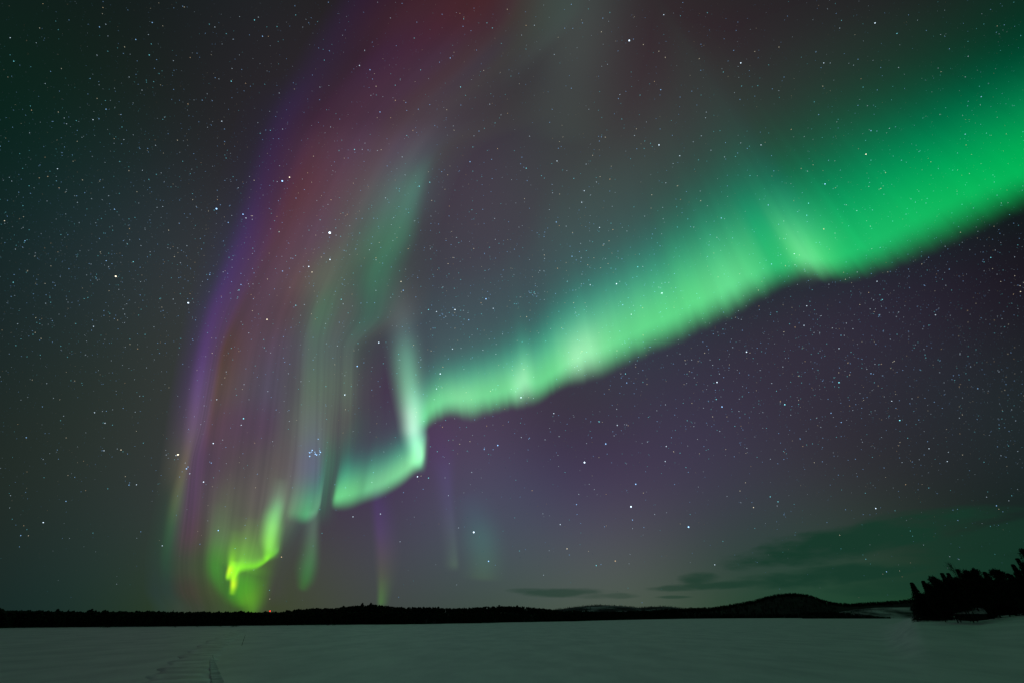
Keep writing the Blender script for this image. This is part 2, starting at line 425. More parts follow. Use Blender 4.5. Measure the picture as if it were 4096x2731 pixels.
# the tall red and violet curtain on the left: flow lines a..i with their colours at successive heights
S0 = None
CURT = [
 # a outside, b1 fringe, b2 violet edge, c, d1, d2, e1, e2, f, g1, g2, h, i outside
 (-500,[(1500,S0),(1560,S0),(1620,S0),(1760,S0),(1850,S0),(1930,S0),(2020,S0),(2100,S0),(2180,S0),(2260,S0),(2350,S0),(2500,S0),(2750,S0)]),
 (-200,[(1260,S0),(1420,(37,26,37)),(1560,(46,31,49)),(1740,(55,33,40)),(1850,(64,34,37)),(1930,(64,35,38)),(2020,(64,39,40)),(2090,(59,44,44)),(2160,(53,49,49)),(2240,(48,49,50)),(2330,S0),(2450,S0),(2600,S0)]),
 (50,[(1120,S0),(1270,(36,28,37)),(1400,(47,32,51)),(1560,(59,35,47)),(1690,(66,38,49)),(1800,(69,38,47)),(1900,(70,40,47)),(2000,(67,44,51)),(2080,(62,52,51)),(2170,(55,55,53)),(2260,(51,53,53)),(2350,S0),(2480,S0)]),
 (250,[(1000,S0),(1150,(36,29,40)),(1280,(48,33,55)),(1410,(54,36,51)),(1520,(64,40,61)),(1620,(68,43,61)),(1730,(69,48,64)),(1830,(71,53,61)),(1920,(66,57,66)),(2000,(63,59,61)),(2080,(60,59,61)),(2180,S0),(2330,S0)]),
 (450,[(925,S0),(1050,(40,30,48)),(1150,(52,34,65)),(1260,(60,39,57)),(1350,(67,44,61)),(1430,(71,47,64)),(1520,(72,50,67)),(1610,(75,57,67)),(1690,(75,62,71)),(1770,(72,63,71)),(1880,(66,59,66)),(2050,(61,58,62)),(2250,S0)]),
 (600,[(890,S0),(995,(43,32,51)),(1085,(56,36,68)),(1180,(69,45,66)),(1260,(81,52,67)),(1340,(83,57,73)),(1420,(84,62,79)),(1510,(87,69,81)),(1590,(86,76,89)),(1660,(84,82,91)),(1720,(76,77,85)),(1790,(70,66,72)),(1920,S0)]),
 (780,[(845,S0),(942,(46,36,56)),(1030,(62,42,77)),(1110,(74,48,71)),(1180,(88,54,66)),(1250,(91,60,72)),(1330,(92,68,80)),(1420,(92,80,86)),(1500,(88,93,94)),(1570,(84,106,102)),(1640,(81,119,108)),(1715,(70,74,81)),(1810,S0)]),
 (930,[(810,S0),(900,(50,41,64)),(985,(68,48,89)),(1060,(80,53,81)),(1125,(89,59,73)),(1190,(92,65,79)),(1270,(92,72,86)),(1350,(92,83,87)),(1430,(84,95,90)),(1510,(76,110,95)),(1585,(73,118,98)),(1690,(65,66,73)),(1770,S0)]),
 (1100,[(770,S0),(845,(53,45,68)),(915,(72,54,97)),(980,(80,58,91)),(1040,(84,61,78)),(1110,(90,68,82)),(1200,(95,77,81)),(1290,(94,98,89)),(1350,(87,99,88)),(1420,(74,92,83)),(1500,(67,111,91)),(1630,(66,72,75)),(1750,S0)]),
 (1250,[(735,S0),(798,(57,49,73)),(858,(78,58,101)),(914,(83,61,93)),(965,(83,62,75)),(1050,(85,66,80)),(1140,(87,69,78)),(1225,(85,87,85)),(1290,(82,109,92)),(1380,(82,90,87)),(1480,(68,100,89)),(1590,(75,79,82)),(1720,S0)]),
 (1400,[(705,S0),(763,(61,52,74)),(818,(83,62,106)),(868,(87,65,91)),(905,(86,65,63)),(1000,(87,70,81)),(1100,(85,73,89)),(1185,(84,82,91)),(1262,(86,104,97)),(1335,(84,96,94)),(1387,(85,100,95)),(1450,(68,74,77)),(1560,S0)]),
 (1550,[(680,S0),(738,(66,59,78)),(793,(94,74,114)),(840,(94,74,98)),(878,(91,73,70)),(975,(85,74,83)),(1080,(82,76,92)),(1175,(85,85,90)),(1259,(93,110,98)),(1330,(89,101,93)),(1383,(92,106,95)),(1440,(75,75,81)),(1540,S0)]),
 (1700,[(658,S0),(716,(71,65,76)),(773,(100,82,106)),(812,(97,78,101)),(850,(91,69,80)),(950,(84,67,83)),(1060,(83,68,86)),(1165,(92,93,93)),(1257,(100,110,109)),(1320,(90,96,92)),(1378,(86,91,88)),(1440,(70,68,78)),(1540,S0)]),
 (1850,[(638,S0),(700,(75,75,69)),(742,(98,90,83)),(775,(90,71,94)),(828,(84,66,85)),(928,(83,72,79)),(1042,(86,79,83)),(1150,(99,94,96)),(1255,(99,101,122)),(1310,(74,105,94)),(1372,(66,91,88)),(1430,S0),(1530,S0)]),
 (2000,[(610,S0),(662,(53,65,58)),(708,(83,95,75)),(762,(86,67,89)),(815,(85,73,82)),(910,(88,90,80)),(1022,(92,88,85)),(1125,(104,111,100)),(1245,(81,96,95)),(1295,(66,94,85)),(1365,S0),(1430,S0),(1530,S0)]),
 (2130,[(588,S0),(640,(48,65,56)),(682,(57,84,65)),(748,(84,67,78)),(805,(82,74,72)),(895,(86,100,77)),(1002,(90,97,78)),(1090,(87,104,82)),(1190,(69,75,75)),(1270,S0),(1365,S0),(1430,S0),(1530,S0)]),
 (2260,[(570,S0),(622,(42,62,54)),(665,(47,71,57)),(735,(64,73,59)),(795,(66,80,57)),(870,(70,112,56)),(975,(82,114,60)),(1060,(72,88,58)),(1120,(67,72,64)),(1200,S0),(1365,S0),(1430,S0),(1530,S0)]),
 (2360,[(570,S0),(625,(42,60,54)),(672,(46,63,55)),(745,(65,63,54)),(805,(66,72,53)),(880,(65,88,50)),(965,(63,110,40)),(1040,(66,88,48)),(1095,(66,69,60)),(1180,S0),(1365,S0),(1430,S0),(1530,S0)]),
 (2440,[(600,S0),(660,(46,64,53)),(720,(54,67,54)),(780,(58,66,53)),(830,(59,70,50)),(900,(60,78,48)),(985,(62,92,36)),(1040,(64,78,50)),(1095,S0),(1180,S0),(1365,S0),(1430,S0),(1530,S0)]),
 (2475,[(600,S0),(660,(46,62,52)),(720,(54,66,54)),(780,(58,66,53)),(830,(59,70,50)),(900,(60,76,48)),(985,(62,90,36)),(1040,(64,76,50)),(1095,S0),(1180,S0),(1365,S0),(1430,S0),(1530,S0)]),
]
ys = np.array([r[0] for r in CURT], float)
xt = np.array([[c[0] for c in r[1]] for r in CURT], float)
et = np.zeros(xt.shape + (3,))
for i, (y, cs) in enumerate(CURT):
    for j, (x, c) in enumerate(cs):
        if c is not None:
            c = np.array(c, float)
            et[i, j] = np.maximum(lin(c) - sky_at(ray(x, y)), 0.0)
yq = np.linspace(ys[0], ys[-1], 170)
xq = pchip(ys, xt, yq)
eq = pchip(ys, et.reshape(len(ys), -1), yq).reshape(len(yq), xt.shape[1], 3)
cq = np.linspace(0, xt.shape[1] - 1, 300)
px = pchip(np.arange(xt.shape[1]), xq.T, cq)            # (u, v)
rgb = pchip(np.arange(xt.shape[1]), eq.transpose(1, 0, 2).reshape(xt.shape[1], -1), cq).reshape(len(cq), len(yq), 3)
py = np.repeat(yq[None, :], len(cq), 0)
low = sm((yq - 900) / 800)[None, :]
raysn = 1 + 0.11 * low * noise1(np.repeat(cq[:, None], len(yq), 1) * 8.0, 33, octs=3) * sm((cq[:, None] - 1.5) / 1.2) + (0.05 + 0.10 * low) * noise1(np.repeat(cq[:, None], len(yq), 1) * 2.4, 21, octs=5) * sm((cq - 0.6) / 1.2)[:, None]
rgb = np.maximum(rgb * raysn[..., None], 0)
curtain = sheet('aurora_curtain', px, py, rgb, rng=np.full((1, 1), 60e3))
prop(curtain, 'tall faint aurora curtain, violet along its left edge, brick red and dull green inside', 'aurora')

# small bright curl just over the far treeline
curl = empty('aurora_curl', (-35000, 90000, 5000))
prop(curl, 'small vivid yellow green aurora curl with a hooked lower edge just above the treeline', 'aurora')
kB = (74, 100, 60)
cp = []
cp.append(streak('green_column', [(1126,1900,18,18,(74,100,60)),(1119,1975,20,18,(96,132,88)),(1110,2028,22,18,(110,180,108)),(1097,2072,24,20,(126,212,112)),(1087,2114,22,22,(138,226,108)),
 (1080,2158,20,22,(138,226,94)),(1077,2188,17,22,(132,220,84)),(1071,2212,13,20,(112,196,66)),(1064,2232,9,12,(98,170,58)),(1058,2250,7,8,(80,116,58))], curl, bgc=kB))
cp.append(band('hooked_band', [
 (1116,2208,7,12,16,40,(80,150,80),(0.2,1,0.1),0.15),(1106,2217,7,13,18,45,(86,170,72),(0.2,1,0.12),0.45),(1093,2227,7,13,18,45,(96,178,60),(0.2,1,0.1),0.5),(1079,2236,7,12,18,46,(106,192,52),(0.25,1,0.08),0.6),(1064,2249,7,12,19,50,(118,206,48),(0.3,1,0.06),0.85),
 (1043,2264,7,13,19,58,(106,192,44),(0.3,1,0.08),1),(1014,2277,8,16,19,66,(100,184,40),(0.3,1,0.1),0.95),(986,2281,9,19,20,70,(104,192,40),(0.3,1,0.1),0.95),(964,2288,11,24,24,70,(116,206,42),(0.3,1,0.08),1),
 (948,2302,12,30,28,64,(126,218,30),(0.3,1,0.06),0.9),(936,2314,12,34,28,56,(128,218,20),(0.3,1,0.05),0.6),(922,2318,10,30,26,50,(110,190,30),(0.3,1,0.05),0.3),(908,2318,9,28,24,45,(100,180,30),(0.3,1,0.05),0.0)],
 curl, nu=120, nv=46, ray_amp=0.06, seed=13, wp=0.55, vp=(1500, -300)))
cp.append(streak('yellow_streak', [(944,2110,18,20,(76,106,60)),(936,2170,14,17,(86,124,60)),(930,2215,11,14,(106,160,56)),(924,2252,8,12,(138,206,48)),(917,2280,6,9,(204,252,62)),(912,2302,6,8,(172,244,24)),(909,2328,5,7,(86,136,34))], curl, bgc=kB, nu=60))
cp.append(streak('yellow_streak', [(938,2235,10,14,(86,130,50)),(935,2275,9,12,(132,214,22)),(933,2311,8,11,(176,248,0)),(932,2336,7,10,(208,252,0)),(929,2360,7,9,(150,204,6)),(925,2386,7,8,(76,110,40))], curl, bgc=kB, nu=60))
cp.append(streak('inner_haze', [(1010,2060,50,50,(74,100,60)),(1000,2130,60,60,(82,118,60)),(985,2200,60,58,(88,138,58)),(970,2255,50,60,(90,146,50)),(960,2290,36,44,(78,112,56))], curl, bgc=kB))
cp.append(streak('low_glow', [(938,2270,14,20,(66,96,36)),(958,2312,24,46,(70,128,14)),(984,2358,42,54,(82,146,0)),(1000,2395,36,38,(90,150,0)),(1008,2426,25,25,(84,138,0)),(1010,2458,15,15,(72,112,8)),(1010,2482,11,11,(60,96,16))], curl, bgc=(62, 84, 36)))
cp.append(streak('side_glow', [(874,1990,24,30,(64,86,52)),(862,2120,22,34,(70,102,58)),(855,2220,18,34,(66,110,48)),(860,2290,16,32,(60,112,40)),(882,2345,16,28,(62,108,34)),(930,2385,16,22,(62,104,30)),(985,2425,12,16,(60,94,34))], curl, bgc=(64, 86, 52)))
for o in cp:
    o.location = -curl.location

LONE = [
 ('aurora_veil', 'small dull green aurora veil with a rounded lower edge, left of the bright band end', None),
]
veil = band('aurora_veil', [
 (1135,2068,16,30,70,90,(76,100,80),g1,0.0),(1155,2076,16,34,80,100,(70,110,80),g1,0.8),(1178,2080,16,36,90,105,(64,124,86),g1,1),(1202,2088,16,38,95,110,(64,144,94),g1,1),(1220,2090,15,38,95,112,(66,150,98),g1,1),
 (1244,2083,14,40,95,115,(76,142,102),g1,1),(1262,2070,12,44,95,118,(84,138,106),g1,1),(1274,2054,9,44,95,118,(86,128,106),g1,0.8),(1281,2044,6,40,90,110,(80,100,96),g1,0.0)],
 None, nu=90, nv=44, ray_amp=0.08, seed=17, vp=(1700, -961))
prop(veil, LONE[0][1], 'aurora')
def lone(label, pts, **kw):
    o = streak('aurora_pillar', pts, None, **kw)
    return prop(o, label, 'aurora', 'faint upright aurora pillars')
lone('dull green aurora pillar hanging below the rounded veil, ending in a soft foot',
     [(1262,2030,22,10,(78,90,84)),(1254,2120,22,14,(84,104,92)),(1247,2200,25,17,(78,112,86)),(1236,2262,26,20,(70,116,80)),(1224,2312,22,19,(62,110,72)),(1212,2345,15,15,(58,96,66)),(1204,2372,10,10,(60,74,62))], bgc=(64, 66, 68))
lone('purple aurora pillar with a greenish foot, standing under the left end of the green band',
     [(1500,1940,10,26,(66,54,80)),(1510,2040,14,32,(76,59,96)),(1516,2120,14,36,(81,62,98)),(1523,2200,14,36,(84,67,89)),(1525,2290,12,30,(82,76,78)),(1524,2350,9,22,(82,94,72)),(1522,2405,8,16,(80,104,68)),(1521,2440,8,14,(76,90,66))], bgc=(68, 60, 76), ex=1.7)
lone('faint violet aurora pillar right of the bright vertical ray, fading to grey below',
     [(1740,1680,60,50,(68,46,80)),(1770,1800,50,34,(70,50,86)),(1786,1900,32,18,(72,57,94)),(1796,2000,28,13,(72,58,92)),(1806,2090,26,11,(74,64,90)),(1816,2190,24,10,(74,70,86)),(1822,2290,20,10,(80,84,86))], bgc=(66, 52, 78))
lone('very faint blue green aurora pillar, rightmost of the faint pillars near the horizon',
     [(1860,1960,40,40,(64,66,86)),(1895,2060,46,46,(68,80,92)),(1925,2160,50,46,(70,92,96)),(1935,2240,46,44,(72,90,92)),(1930,2330,40,40,(74,82,82))], bgc=(68, 70, 84))

lone('grey green patch of aurora hanging at the top edge, right of the red curtain',
     [(2340,-420,150,140,(54,62,61)),(2315,-150,140,135,(60,70,68)),(2300,40,135,130,(61,72,70)),(2285,180,130,125,(59,69,67)),(2265,330,120,115,(54,62,61)),(2250,480,110,105,(50,56,55)),(2240,600,100,100,(44,47,49))], bgc=(44, 45, 48))
# ------------------------------------------------------------------ stars
sm_, sn, sl = new_mat('star_light')
sn.clear()
sa = sn.new('ShaderNodeAttribute'); sa.attribute_name = 'glow'
se = sn.new('ShaderNodeEmission'); sl.new(sa.outputs['Color'], se.inputs['Color'])
so = sn.new('ShaderNodeOutputMaterial'); sl.new(se.outputs[0], so.inputs['Surface'])
sm_.cycles.emission_sampling = 'NONE'
R_S = 250e3
PXA = 4.0 / F                    # one pixel of the 1024 px wide picture at the centre, in radians

phi = (1 + 5 ** 0.5) / 2
ICO = np.array([(-1, phi, 0), (1, phi, 0), (-1, -phi, 0), (1, -phi, 0), (0, -1, phi), (0, 1, phi), (0, -1, -phi), (0, 1, -phi),
                (phi, 0, -1), (phi, 0, 1), (-phi, 0, -1), (-phi, 0, 1)]) / math.hypot(1, phi)
ICOF = [(0,11,5),(0,5,1),(0,1,7),(0,7,10),(0,10,11),(1,5,9),(5,11,4),(11,10,2),(10,7,6),(7,1,8),(3,9,4),(3,4,2),(3,2,6),(3,6,8),(3,8,9),(4,9,5),(2,4,11),(6,2,10),(8,6,7),(9,8,1)]
OCT = np.array([(1,0,0),(-1,0,0),(0,1,0),(0,-1,0),(0,0,1),(0,0,-1)], float)
OCTF = [(0,2,4),(2,1,4),(1,3,4),(3,0,4),(2,0,5),(1,2,5),(3,1,5),(0,3,5)]
TINT = {'b': (0.30, 0.58, 1.0), 'w': (0.66, 0.84, 1.0), 'y': (1.0, 0.90, 0.66), 'o': (1.0, 0.72, 0.42), 'c': (0.22, 0.80, 0.92)}


def star_size(d, diam):
    c = d[1] * cP + d[2] * sP            # cosine to the lens axis
    return R_S * PXA * diam * 0.5 * max(c, 0.4) ** 1.6


_star_mesh = {}
def star(px, py, mag, tint, label, group):
    """mag 4 brightest .. 0 faint"""
    d = ray(px, py)
    diam = (0.85, 1.0, 1.25, 1.65, 2.3)[int(mag)]
    glow = (0.62, 1.15, 1.8, 2.6, 3.6)[int(mag)]
    key = (int(mag), tint)
    if key not in _star_mesh:
        me = bpy.data.meshes.new('star')
        me.from_pydata(ICO.tolist(), [], ICOF)
        me.materials.append(sm_)
        ca = me.color_attributes.new('glow', 'FLOAT_COLOR', 'POINT')
        c = np.ones((12, 4), np.float32); c[:, :3] = np.array(TINT[tint]) * glow
        ca.data.foreach_set('color', c.ravel())
        _star_mesh[key] = me
    o = bpy.data.objects.new('star', _star_mesh[key])
    COL.objects.link(o)
    o.location = Vector(d * R_S) + EYE
    o.scale = (star_size(d, diam),) * 3
    return prop(o, label, 'star', group)


BRIGHT = [
 (1319,932,4,'w','largest white star, shining in the mauve middle of the tall red curtain'),
 (463,1106,3,'y','bright yellowish star in the dark sky far left of the violet curtain edge'),
 (753,1212,3,'w','bright white star just outside the violet edge of the curtain at half height'),
 (712,1817,3,'y','warm bright star on the lower left edge of the curtain'),
 (1129,725,3,'b','bright blue white star on the purple side of the curtain, beside a smaller warm one'),
 (866,836,3,'b','blue white star left of the violet curtain edge in the upper left sky'),
 (2517,163,3,'w','bright white star near the top centre, right of the grey patch'),
 (3500,93,2,'w','white star close to the top edge in the upper right sky'),
 (3300,737,2,'b','blue white star in the dim green above the fold of the bright band'),
 (1820,1239,2,'w','brightest star of the small cluster between the red curtain and the green band'),
 (2466,1136,2,'w','white star on the upper fringe of the green band, above its middle'),
 (2648,1173,2,'w','white star just inside the upper part of the green band'),
 (2338,1848,3,'w','white star in the purple sky below the middle of the green band'),
 (2524,2025,3,'w','white star in the lower right sky, above the brightest low star'),
 (2754,2106,3,'b','brightest star low in the right half, left above the thin clouds'),
 (1895,2127,3,'w','white star low above the treeline near the picture centre'),
 (1761,1494,2,'w','white star on the pale teal above the left end of the green band'),
 (1515,1370,2,'w','white star in the purple grey gap left of the bright vertical ray'),
 (1320,1039,2,'w','middling star straight under the largest white star'),
 (1068,1278,2,'y','yellowish star in the red brown part of the curtain'),
 (1158,710,2,'y','warm star right beside the bright blue white one on the curtain'),
 (2551-467,1589,2,'w','white star in the brightest lower edge of the green band left of centre'),
 (3295,917,1,'o','orange star in the green band above the fold'),
 (1126,2226,1,'o','orange star right of the yellow green curl'),
 (873,2120,2,'b','blue white star left above the yellow green curl'),
 (2507,1698,0,'w','faint fuzzy looking star below the middle of the green band'),
]
for px_, py_, m_, t_, lb in BRIGHT:
    star(px_, py_, m_, t_, lb, 'bright stars in the night sky')
PLE = [(1090,335),(1086,346),(1074,351),(1108,347),(1111,360),(1140,338),(1145,348),(1139,363),(1120,366),(1130,260),(1073,375)]
for k, (a, b) in enumerate(PLE):
    star(600 + a / 1.68, 1600 + b / 1.68, 2 if k % 2 == 0 else 1, 'b', 'blue star of the tight little cluster above the dull green veil', 'tight blue star cluster')
SMALL = """1235,1067,2 1248,1089,1y 972,858,2 984,873,1 913,891,1 424,438,1 55,246,1 18,884,1y 100,964,1 374,1306,1 1018,81,1 1050,146,1 597,221,1 609,91,1 543,159,1 398,109,1 41,152,1
1438,263,1 1480,280,1 1490,317,0 1520,449,1 1418,599,1 1449,599,0 1472,601,0 1581,342,0 1758,250,0 1801,233,1 1842,349,1 1880,648,1 1677,746,1 1719,730,1 1575,871,0 1495,874,0 1671,1111,0 1613,1162,1 1604,1127,1y
1714,1239,1 1944,1196,2 1973,1234,1 1746,1247,1 1875,1280,1 1958,990,0 1938,1015,0 1183,1222,1 1217,1219,0 1365,1198,1 1130,1085,1 964,1139,1 956,1161,1 951,1189,0 839,1099,1 887,486,1 809,402,0 925,326,1 458,838,1 533,1048,1
425,1044,1 53,1130,1 561,1181,0 230,676,1 479,647,0 372,480,1 2963,253,2 2655,60,1 3588,135,1 3295,253,1 2636,581,2 3044,581,1 3464,618,2y 3484,524,1 3861,538,1 3925,388,1 3509,361,0 3031,344,0 2719,624,1 2105,674,1
2228,645,1 2337,764,1 2327,810,1 2398,911,1 2444,894,0 2225,889,1 2288,1026,1 2551,1068,1 2361,1140,1 2491,1220,1 2525,1258,1 3086,1057,1 3177,1016,1 3180,1060,0 3073,821,1 2885,873,1 3227,862,1 3234,814,1 3230,686,0
3227,1224,1 3216,1302,1 3529,1199,1 3508,1126,1 3963,1031,1 4082,1167,1y 3742,1260,1 2902,572,0 2989,595,0 2898,629,0 2963,573,0 2259,114,0 2643,360,1 853,1772,2 974,1673,2 965,1699,1 867,1597,1 378,1649,1 420,1691,1
105,1749,1 484,1798,1y 416,1801,1 546,1937,1 516,1938,1 431,1953,0 264,2003,1 173,2088,2 83,2140,1 563,2125,0 649,2181,1 746,1873,2 752,1866,1 759,1893,1 741,1850,0 814,1926,2 845,1850,1 839,1846,0 704,1820,1 665,1818,0
1078,2359,0 1079,2394,0y 1379,1578,2 1429,1464,2 1670,1905,2 1714,1910,1 1412,2065,1 1522,2054,1 1746,1554,1 1810,1395,1 1954,2243,2 1991,1780,2 1937,1796,1 1938,1790,0 2423,1774,2 2543,1935,2 2530,2078,1 2306,2016,1
2241,2096,1 2268,2193,1y 2385,2260,1 2404,2256,0 2461,2242,1o 2859,2257,1 3503,2032,2 3014,2028,1y 3112,2005,1c 3081,1985,1c 3546,2285,1 3986,2021,1 3716,1793,1 3599,1680,2 3567,1603,1 3356,1529,2 3139,1617,2 2868,1528,2
2888,1626,2 2865,1596,1 2502,1494,1 2507,1530,1 2469,1700,1 2396,1685,1 2215,1652,1 2665,1784,1 2661,1844,1 3789,1844,1 3911,1553,1 2986,1407,2 3356,1393,1 3484,1493,1 3324,1651,1 3365,1688,1 2753,1887,0 2315,1975,0
3136,2057,0 1771,1258,0 1783,1266,0 1797,1251,0 1760,1263,0 1812,1262,0 1776,1271,0 1843,1242,0 2116,1166,0 2124,1172,0 2130,1180,0 2140,1176,0 2137,1168,0 2146,1186,0"""
SL = 'small star, one of the many pinpoints scattered over the dark sky'
SG = 'small stars scattered over the night sky'
used = [(p[0], p[1]) for p in BRIGHT]
for tok in SMALL.split():
    a, b, m = tok.split(',')
    t = m[1] if len(m) > 1 else random.choice('bbwwc')
    star(float(a), float(b), int(m[0]), t, SL, SG)
    used.append((float(a), float(b)))
while len(used) < 262:
    a, b = random.uniform(20, 4076), random.uniform(20, 2250)
    star(a, b, 0, random.choice('bbwcy'), SL, SG)
    used.append((a, b))


def milky(x, y):
    """density of faint stars over the picture: the Milky Way crosses it from lower left to lower right"""
    yc = np.interp(x, [-200, 400, 1100, 1800, 2300, 3000, 3700, 4300], [1050, 980, 1000, 1150, 1220, 1500, 1350, 1300])
    wd = np.interp(x, [0, 1500, 2400, 3300, 4100], [420, 380, 400, 430, 480])
    d = 0.36 + 0.85 * np.exp(-0.5 * ((y - yc) / wd) ** 2)
    d = d * np.clip((2470 - y) / 700, 0.05, 1.0)
    return d


NS = 18000
pts = []
while len(pts) < NS:
    a = RNG.uniform(-150, 4250, 6000); b = RNG.uniform(-150, 2440, 6000)
    k = RNG.uniform(0, 1.25, 6000) < milky(a, b)
    pts += list(zip(a[k], b[k]))
pts = pts[:NS]
for x0, x1, y0, y1, n_ in [(2700, 4150, 1080, 1720, 900), (60, 800, 950, 1350, 300), (1700, 2700, 900, 1300, 300)]:
    pts += list(zip(RNG.uniform(x0, x1, n_), RNG.normal((y0 + y1) / 2, (y1 - y0) / 3.2, n_)))
for cx_, cy_, n_, s_ in [(2135,1175,34,26),(1790,1258,14,40),(245,985,24,28),(760,1870,8,40),(960,1150,10,30),(3680,1170,26,60),(2507,1698,10,8),(3300,1560,40,170),(3600,1350,60,200),(2950,1600,30,150)]:
    pts += list(zip(RNG.normal(cx_, s_, n_), RNG.normal(cy_, s_, n_)))
V, Fc, C = [], [], []
tl = list(TINT.values())
for k, (a, b) in enumerate(pts):
    d = ray(a, b)
    if d[2] < 0.012: continue
    q = RNG.random() ** 4.5
    diam = 0.60 + 0.42 * q
    glow = 0.075 + 0.62 * q
    glow *= min(1.0, 0.45 + 4 * d[2])
    s = star_size(d, diam)
    o_ = len(V) * 1
    base = len(V)
    P = OCT * s + d * R_S + np.array(EYE)
    V += P.tolist(); Fc += [(f[0] + base, f[1] + base, f[2] + base) for f in OCTF]
    t = tl[RNG.choice(5, p=[.40, .24, .08, .04, .24])]
    C += [[t[0] * glow, t[1] * glow, t[2] * glow, 1.0]] * 6
stars = mesh_obj('stars', V, Fc, sm_)
ca = stars.data.color_attributes.new('glow', 'FLOAT_COLOR', 'POINT')
ca.data.foreach_set('color', np.array(C, np.float32).ravel())
prop(stars, 'countless faint stars dusting the whole night sky', 'stars', kind='stuff')

# ------------------------------------------------------------------ materials of the ground and trees
def noise_mat(name, c0, c1, scale, rough, detail=4.0, lo=0.4, hi=0.62, bump=0.0, bscale=1.0, spec=0.3):
    m, n, l = new_mat(name)
    b = n['Principled BSDF']
    b.inputs['Roughness'].default_value = rough
    b.inputs['Specular IOR Level'].default_value = spec
    t = n.new('ShaderNodeTexCoord')
    z = n.new('ShaderNodeTexNoise'); z.inputs['Scale'].default_value = scale; z.inputs['Detail'].default_value = detail
    l.new(t.outputs['Object'], z.inputs['Vector'])
    r = n.new('ShaderNodeValToRGB')
    r.color_ramp.elements[0].position = lo; r.color_ramp.elements[1].position = hi
    r.color_ramp.elements[0].color = (*c0, 1); r.color_ramp.elements[1].color = (*c1, 1)
    l.new(z.outputs['Fac'], r.inputs['Fac']); l.new(r.outputs['Color'], b.inputs['Base Color'])
    if bump:
        z2 = n.new('ShaderNodeTexNoise'); z2.inputs['Scale'].default_value = bscale; z2.inputs['Detail'].default_value = 5
        l.new(t.outputs['Object'], z2.inputs['Vector'])
        bp = n.new('ShaderNodeBump'); bp.inputs['Strength'].default_value = bump; bp.inputs['Distance'].default_value = 0.1
        l.new(z2.outputs['Fac'], bp.inputs['Height']); l.new(bp.outputs['Normal'], b.inputs['Normal'])
    return m


SNOW = noise_mat('snow', (0.80, 0.82, 0.84), (0.86, 0.87, 0.89), 0.05, 0.52, bump=0.25, bscale=0.9, spec=0.6)
_n, _l = SNOW.node_tree.nodes, SNOW.node_tree.links
_t = _n.new('ShaderNodeTexCoord'); _m = _n.new('ShaderNodeMapping'); _m.inputs['Scale'].default_value = (0.16, 0.07, 1.0); _m.inputs['Rotation'].default_value = (0, 0, 0.35)
_l.new(_t.outputs['Object'], _m.inputs['Vector'])
_z = _n.new('ShaderNodeTexNoise'); _z.inputs['Scale'].default_value = 1.0; _z.inputs['Detail'].default_value = 7; _z.inputs['Roughness'].default_value = 0.62
_l.new(_m.outputs['Vector'], _z.inputs['Vector'])
_r = _n.new('ShaderNodeValToRGB'); _r.color_ramp.elements[0].position = 0.36; _r.color_ramp.elements[1].position = 0.60
_r.color_ramp.elements[0].color = (0.62, 0.64, 0.66, 1); _r.color_ramp.elements[1].color = (0.82, 0.83, 0.84, 1)     # wind crust and fresh drift
_l.new(_z.outputs['Fac'], _r.inputs['Fac']); _l.new(_r.outputs['Color'], _n['Principled BSDF'].inputs['Base Color'])
_b = next(x for x in _n if x.type == 'BUMP'); _b.inputs['Distance'].default_value = 0.25
SHADED_SNOW = noise_mat('shaded_roof_snow', (0.32, 0.33, 0.34), (0.66, 0.67, 0.69), 1.1, 0.8)  # roof snow darkened in its base colour for the shade of the trees
DRIFT = noise_mat('drifted_snow', (0.50, 0.52, 0.56), (0.84, 0.86, 0.88), 0.30, 0.5, bump=0.5, bscale=2.0, spec=0.5)
PACKED = noise_mat('packed_snow', (0.52, 0.53, 0.55), (0.84, 0.86, 0.88), 0.7, 0.6, bump=0.8, bscale=4.0)
FLOOR = noise_mat('forest_floor', (0.012, 0.014, 0.013), (0.03, 0.034, 0.032), 0.05, 0.95, spec=0.05)
FELL = noise_mat('fell_slope', (0.02, 0.02, 0.024), (0.50, 0.48, 0.54), 0.011, 0.95, detail=9, lo=0.47, hi=0.68, spec=0.05)
SCRUB = noise_mat('scrub_in_snow', (0.05, 0.055, 0.055), (0.62, 0.64, 0.66), 0.020, 0.9, detail=10, lo=0.36, hi=0.66, spec=0.05)
NEEDLE = noise_mat('conifer_needles', (0.010, 0.018, 0.012), (0.03, 0.045, 0.026), 1.5, 0.9, spec=0.05)
PINE = noise_mat('pine_needles', (0.012, 0.020, 0.014), (0.035, 0.05, 0.032), 1.2, 0.9, spec=0.05)
BARK = noise_mat('bark', (0.018, 0.015, 0.013), (0.05, 0.042, 0.036), 6.0, 0.95, spec=0.05)
TWIG = noise_mat('twig_bark', (0.02, 0.018, 0.016), (0.05, 0.04, 0.035), 8.0, 0.9, spec=0.05)
WOOD = noise_mat('weathered_wood', (0.03, 0.026, 0.022), (0.07, 0.06, 0.05), 4.0, 0.85)
STEEL = noise_mat('dark_steel', (0.03, 0.03, 0.032), (0.06, 0.06, 0.062), 5.0, 0.6)

# ------------------------------------------------------------------ the snow: lake ice and the near bank as one sheet
HBX = np.array([0.74, 0.80, 0.826, 0.897, 0.949, 0.997, 1.06, 1.2, 1.6, 3.0])
HBH = np.array([0.0, 3.0, 4.17, 4.17, 3.98, 4.5, 5.15, 5.6, 6.0, 6.0])


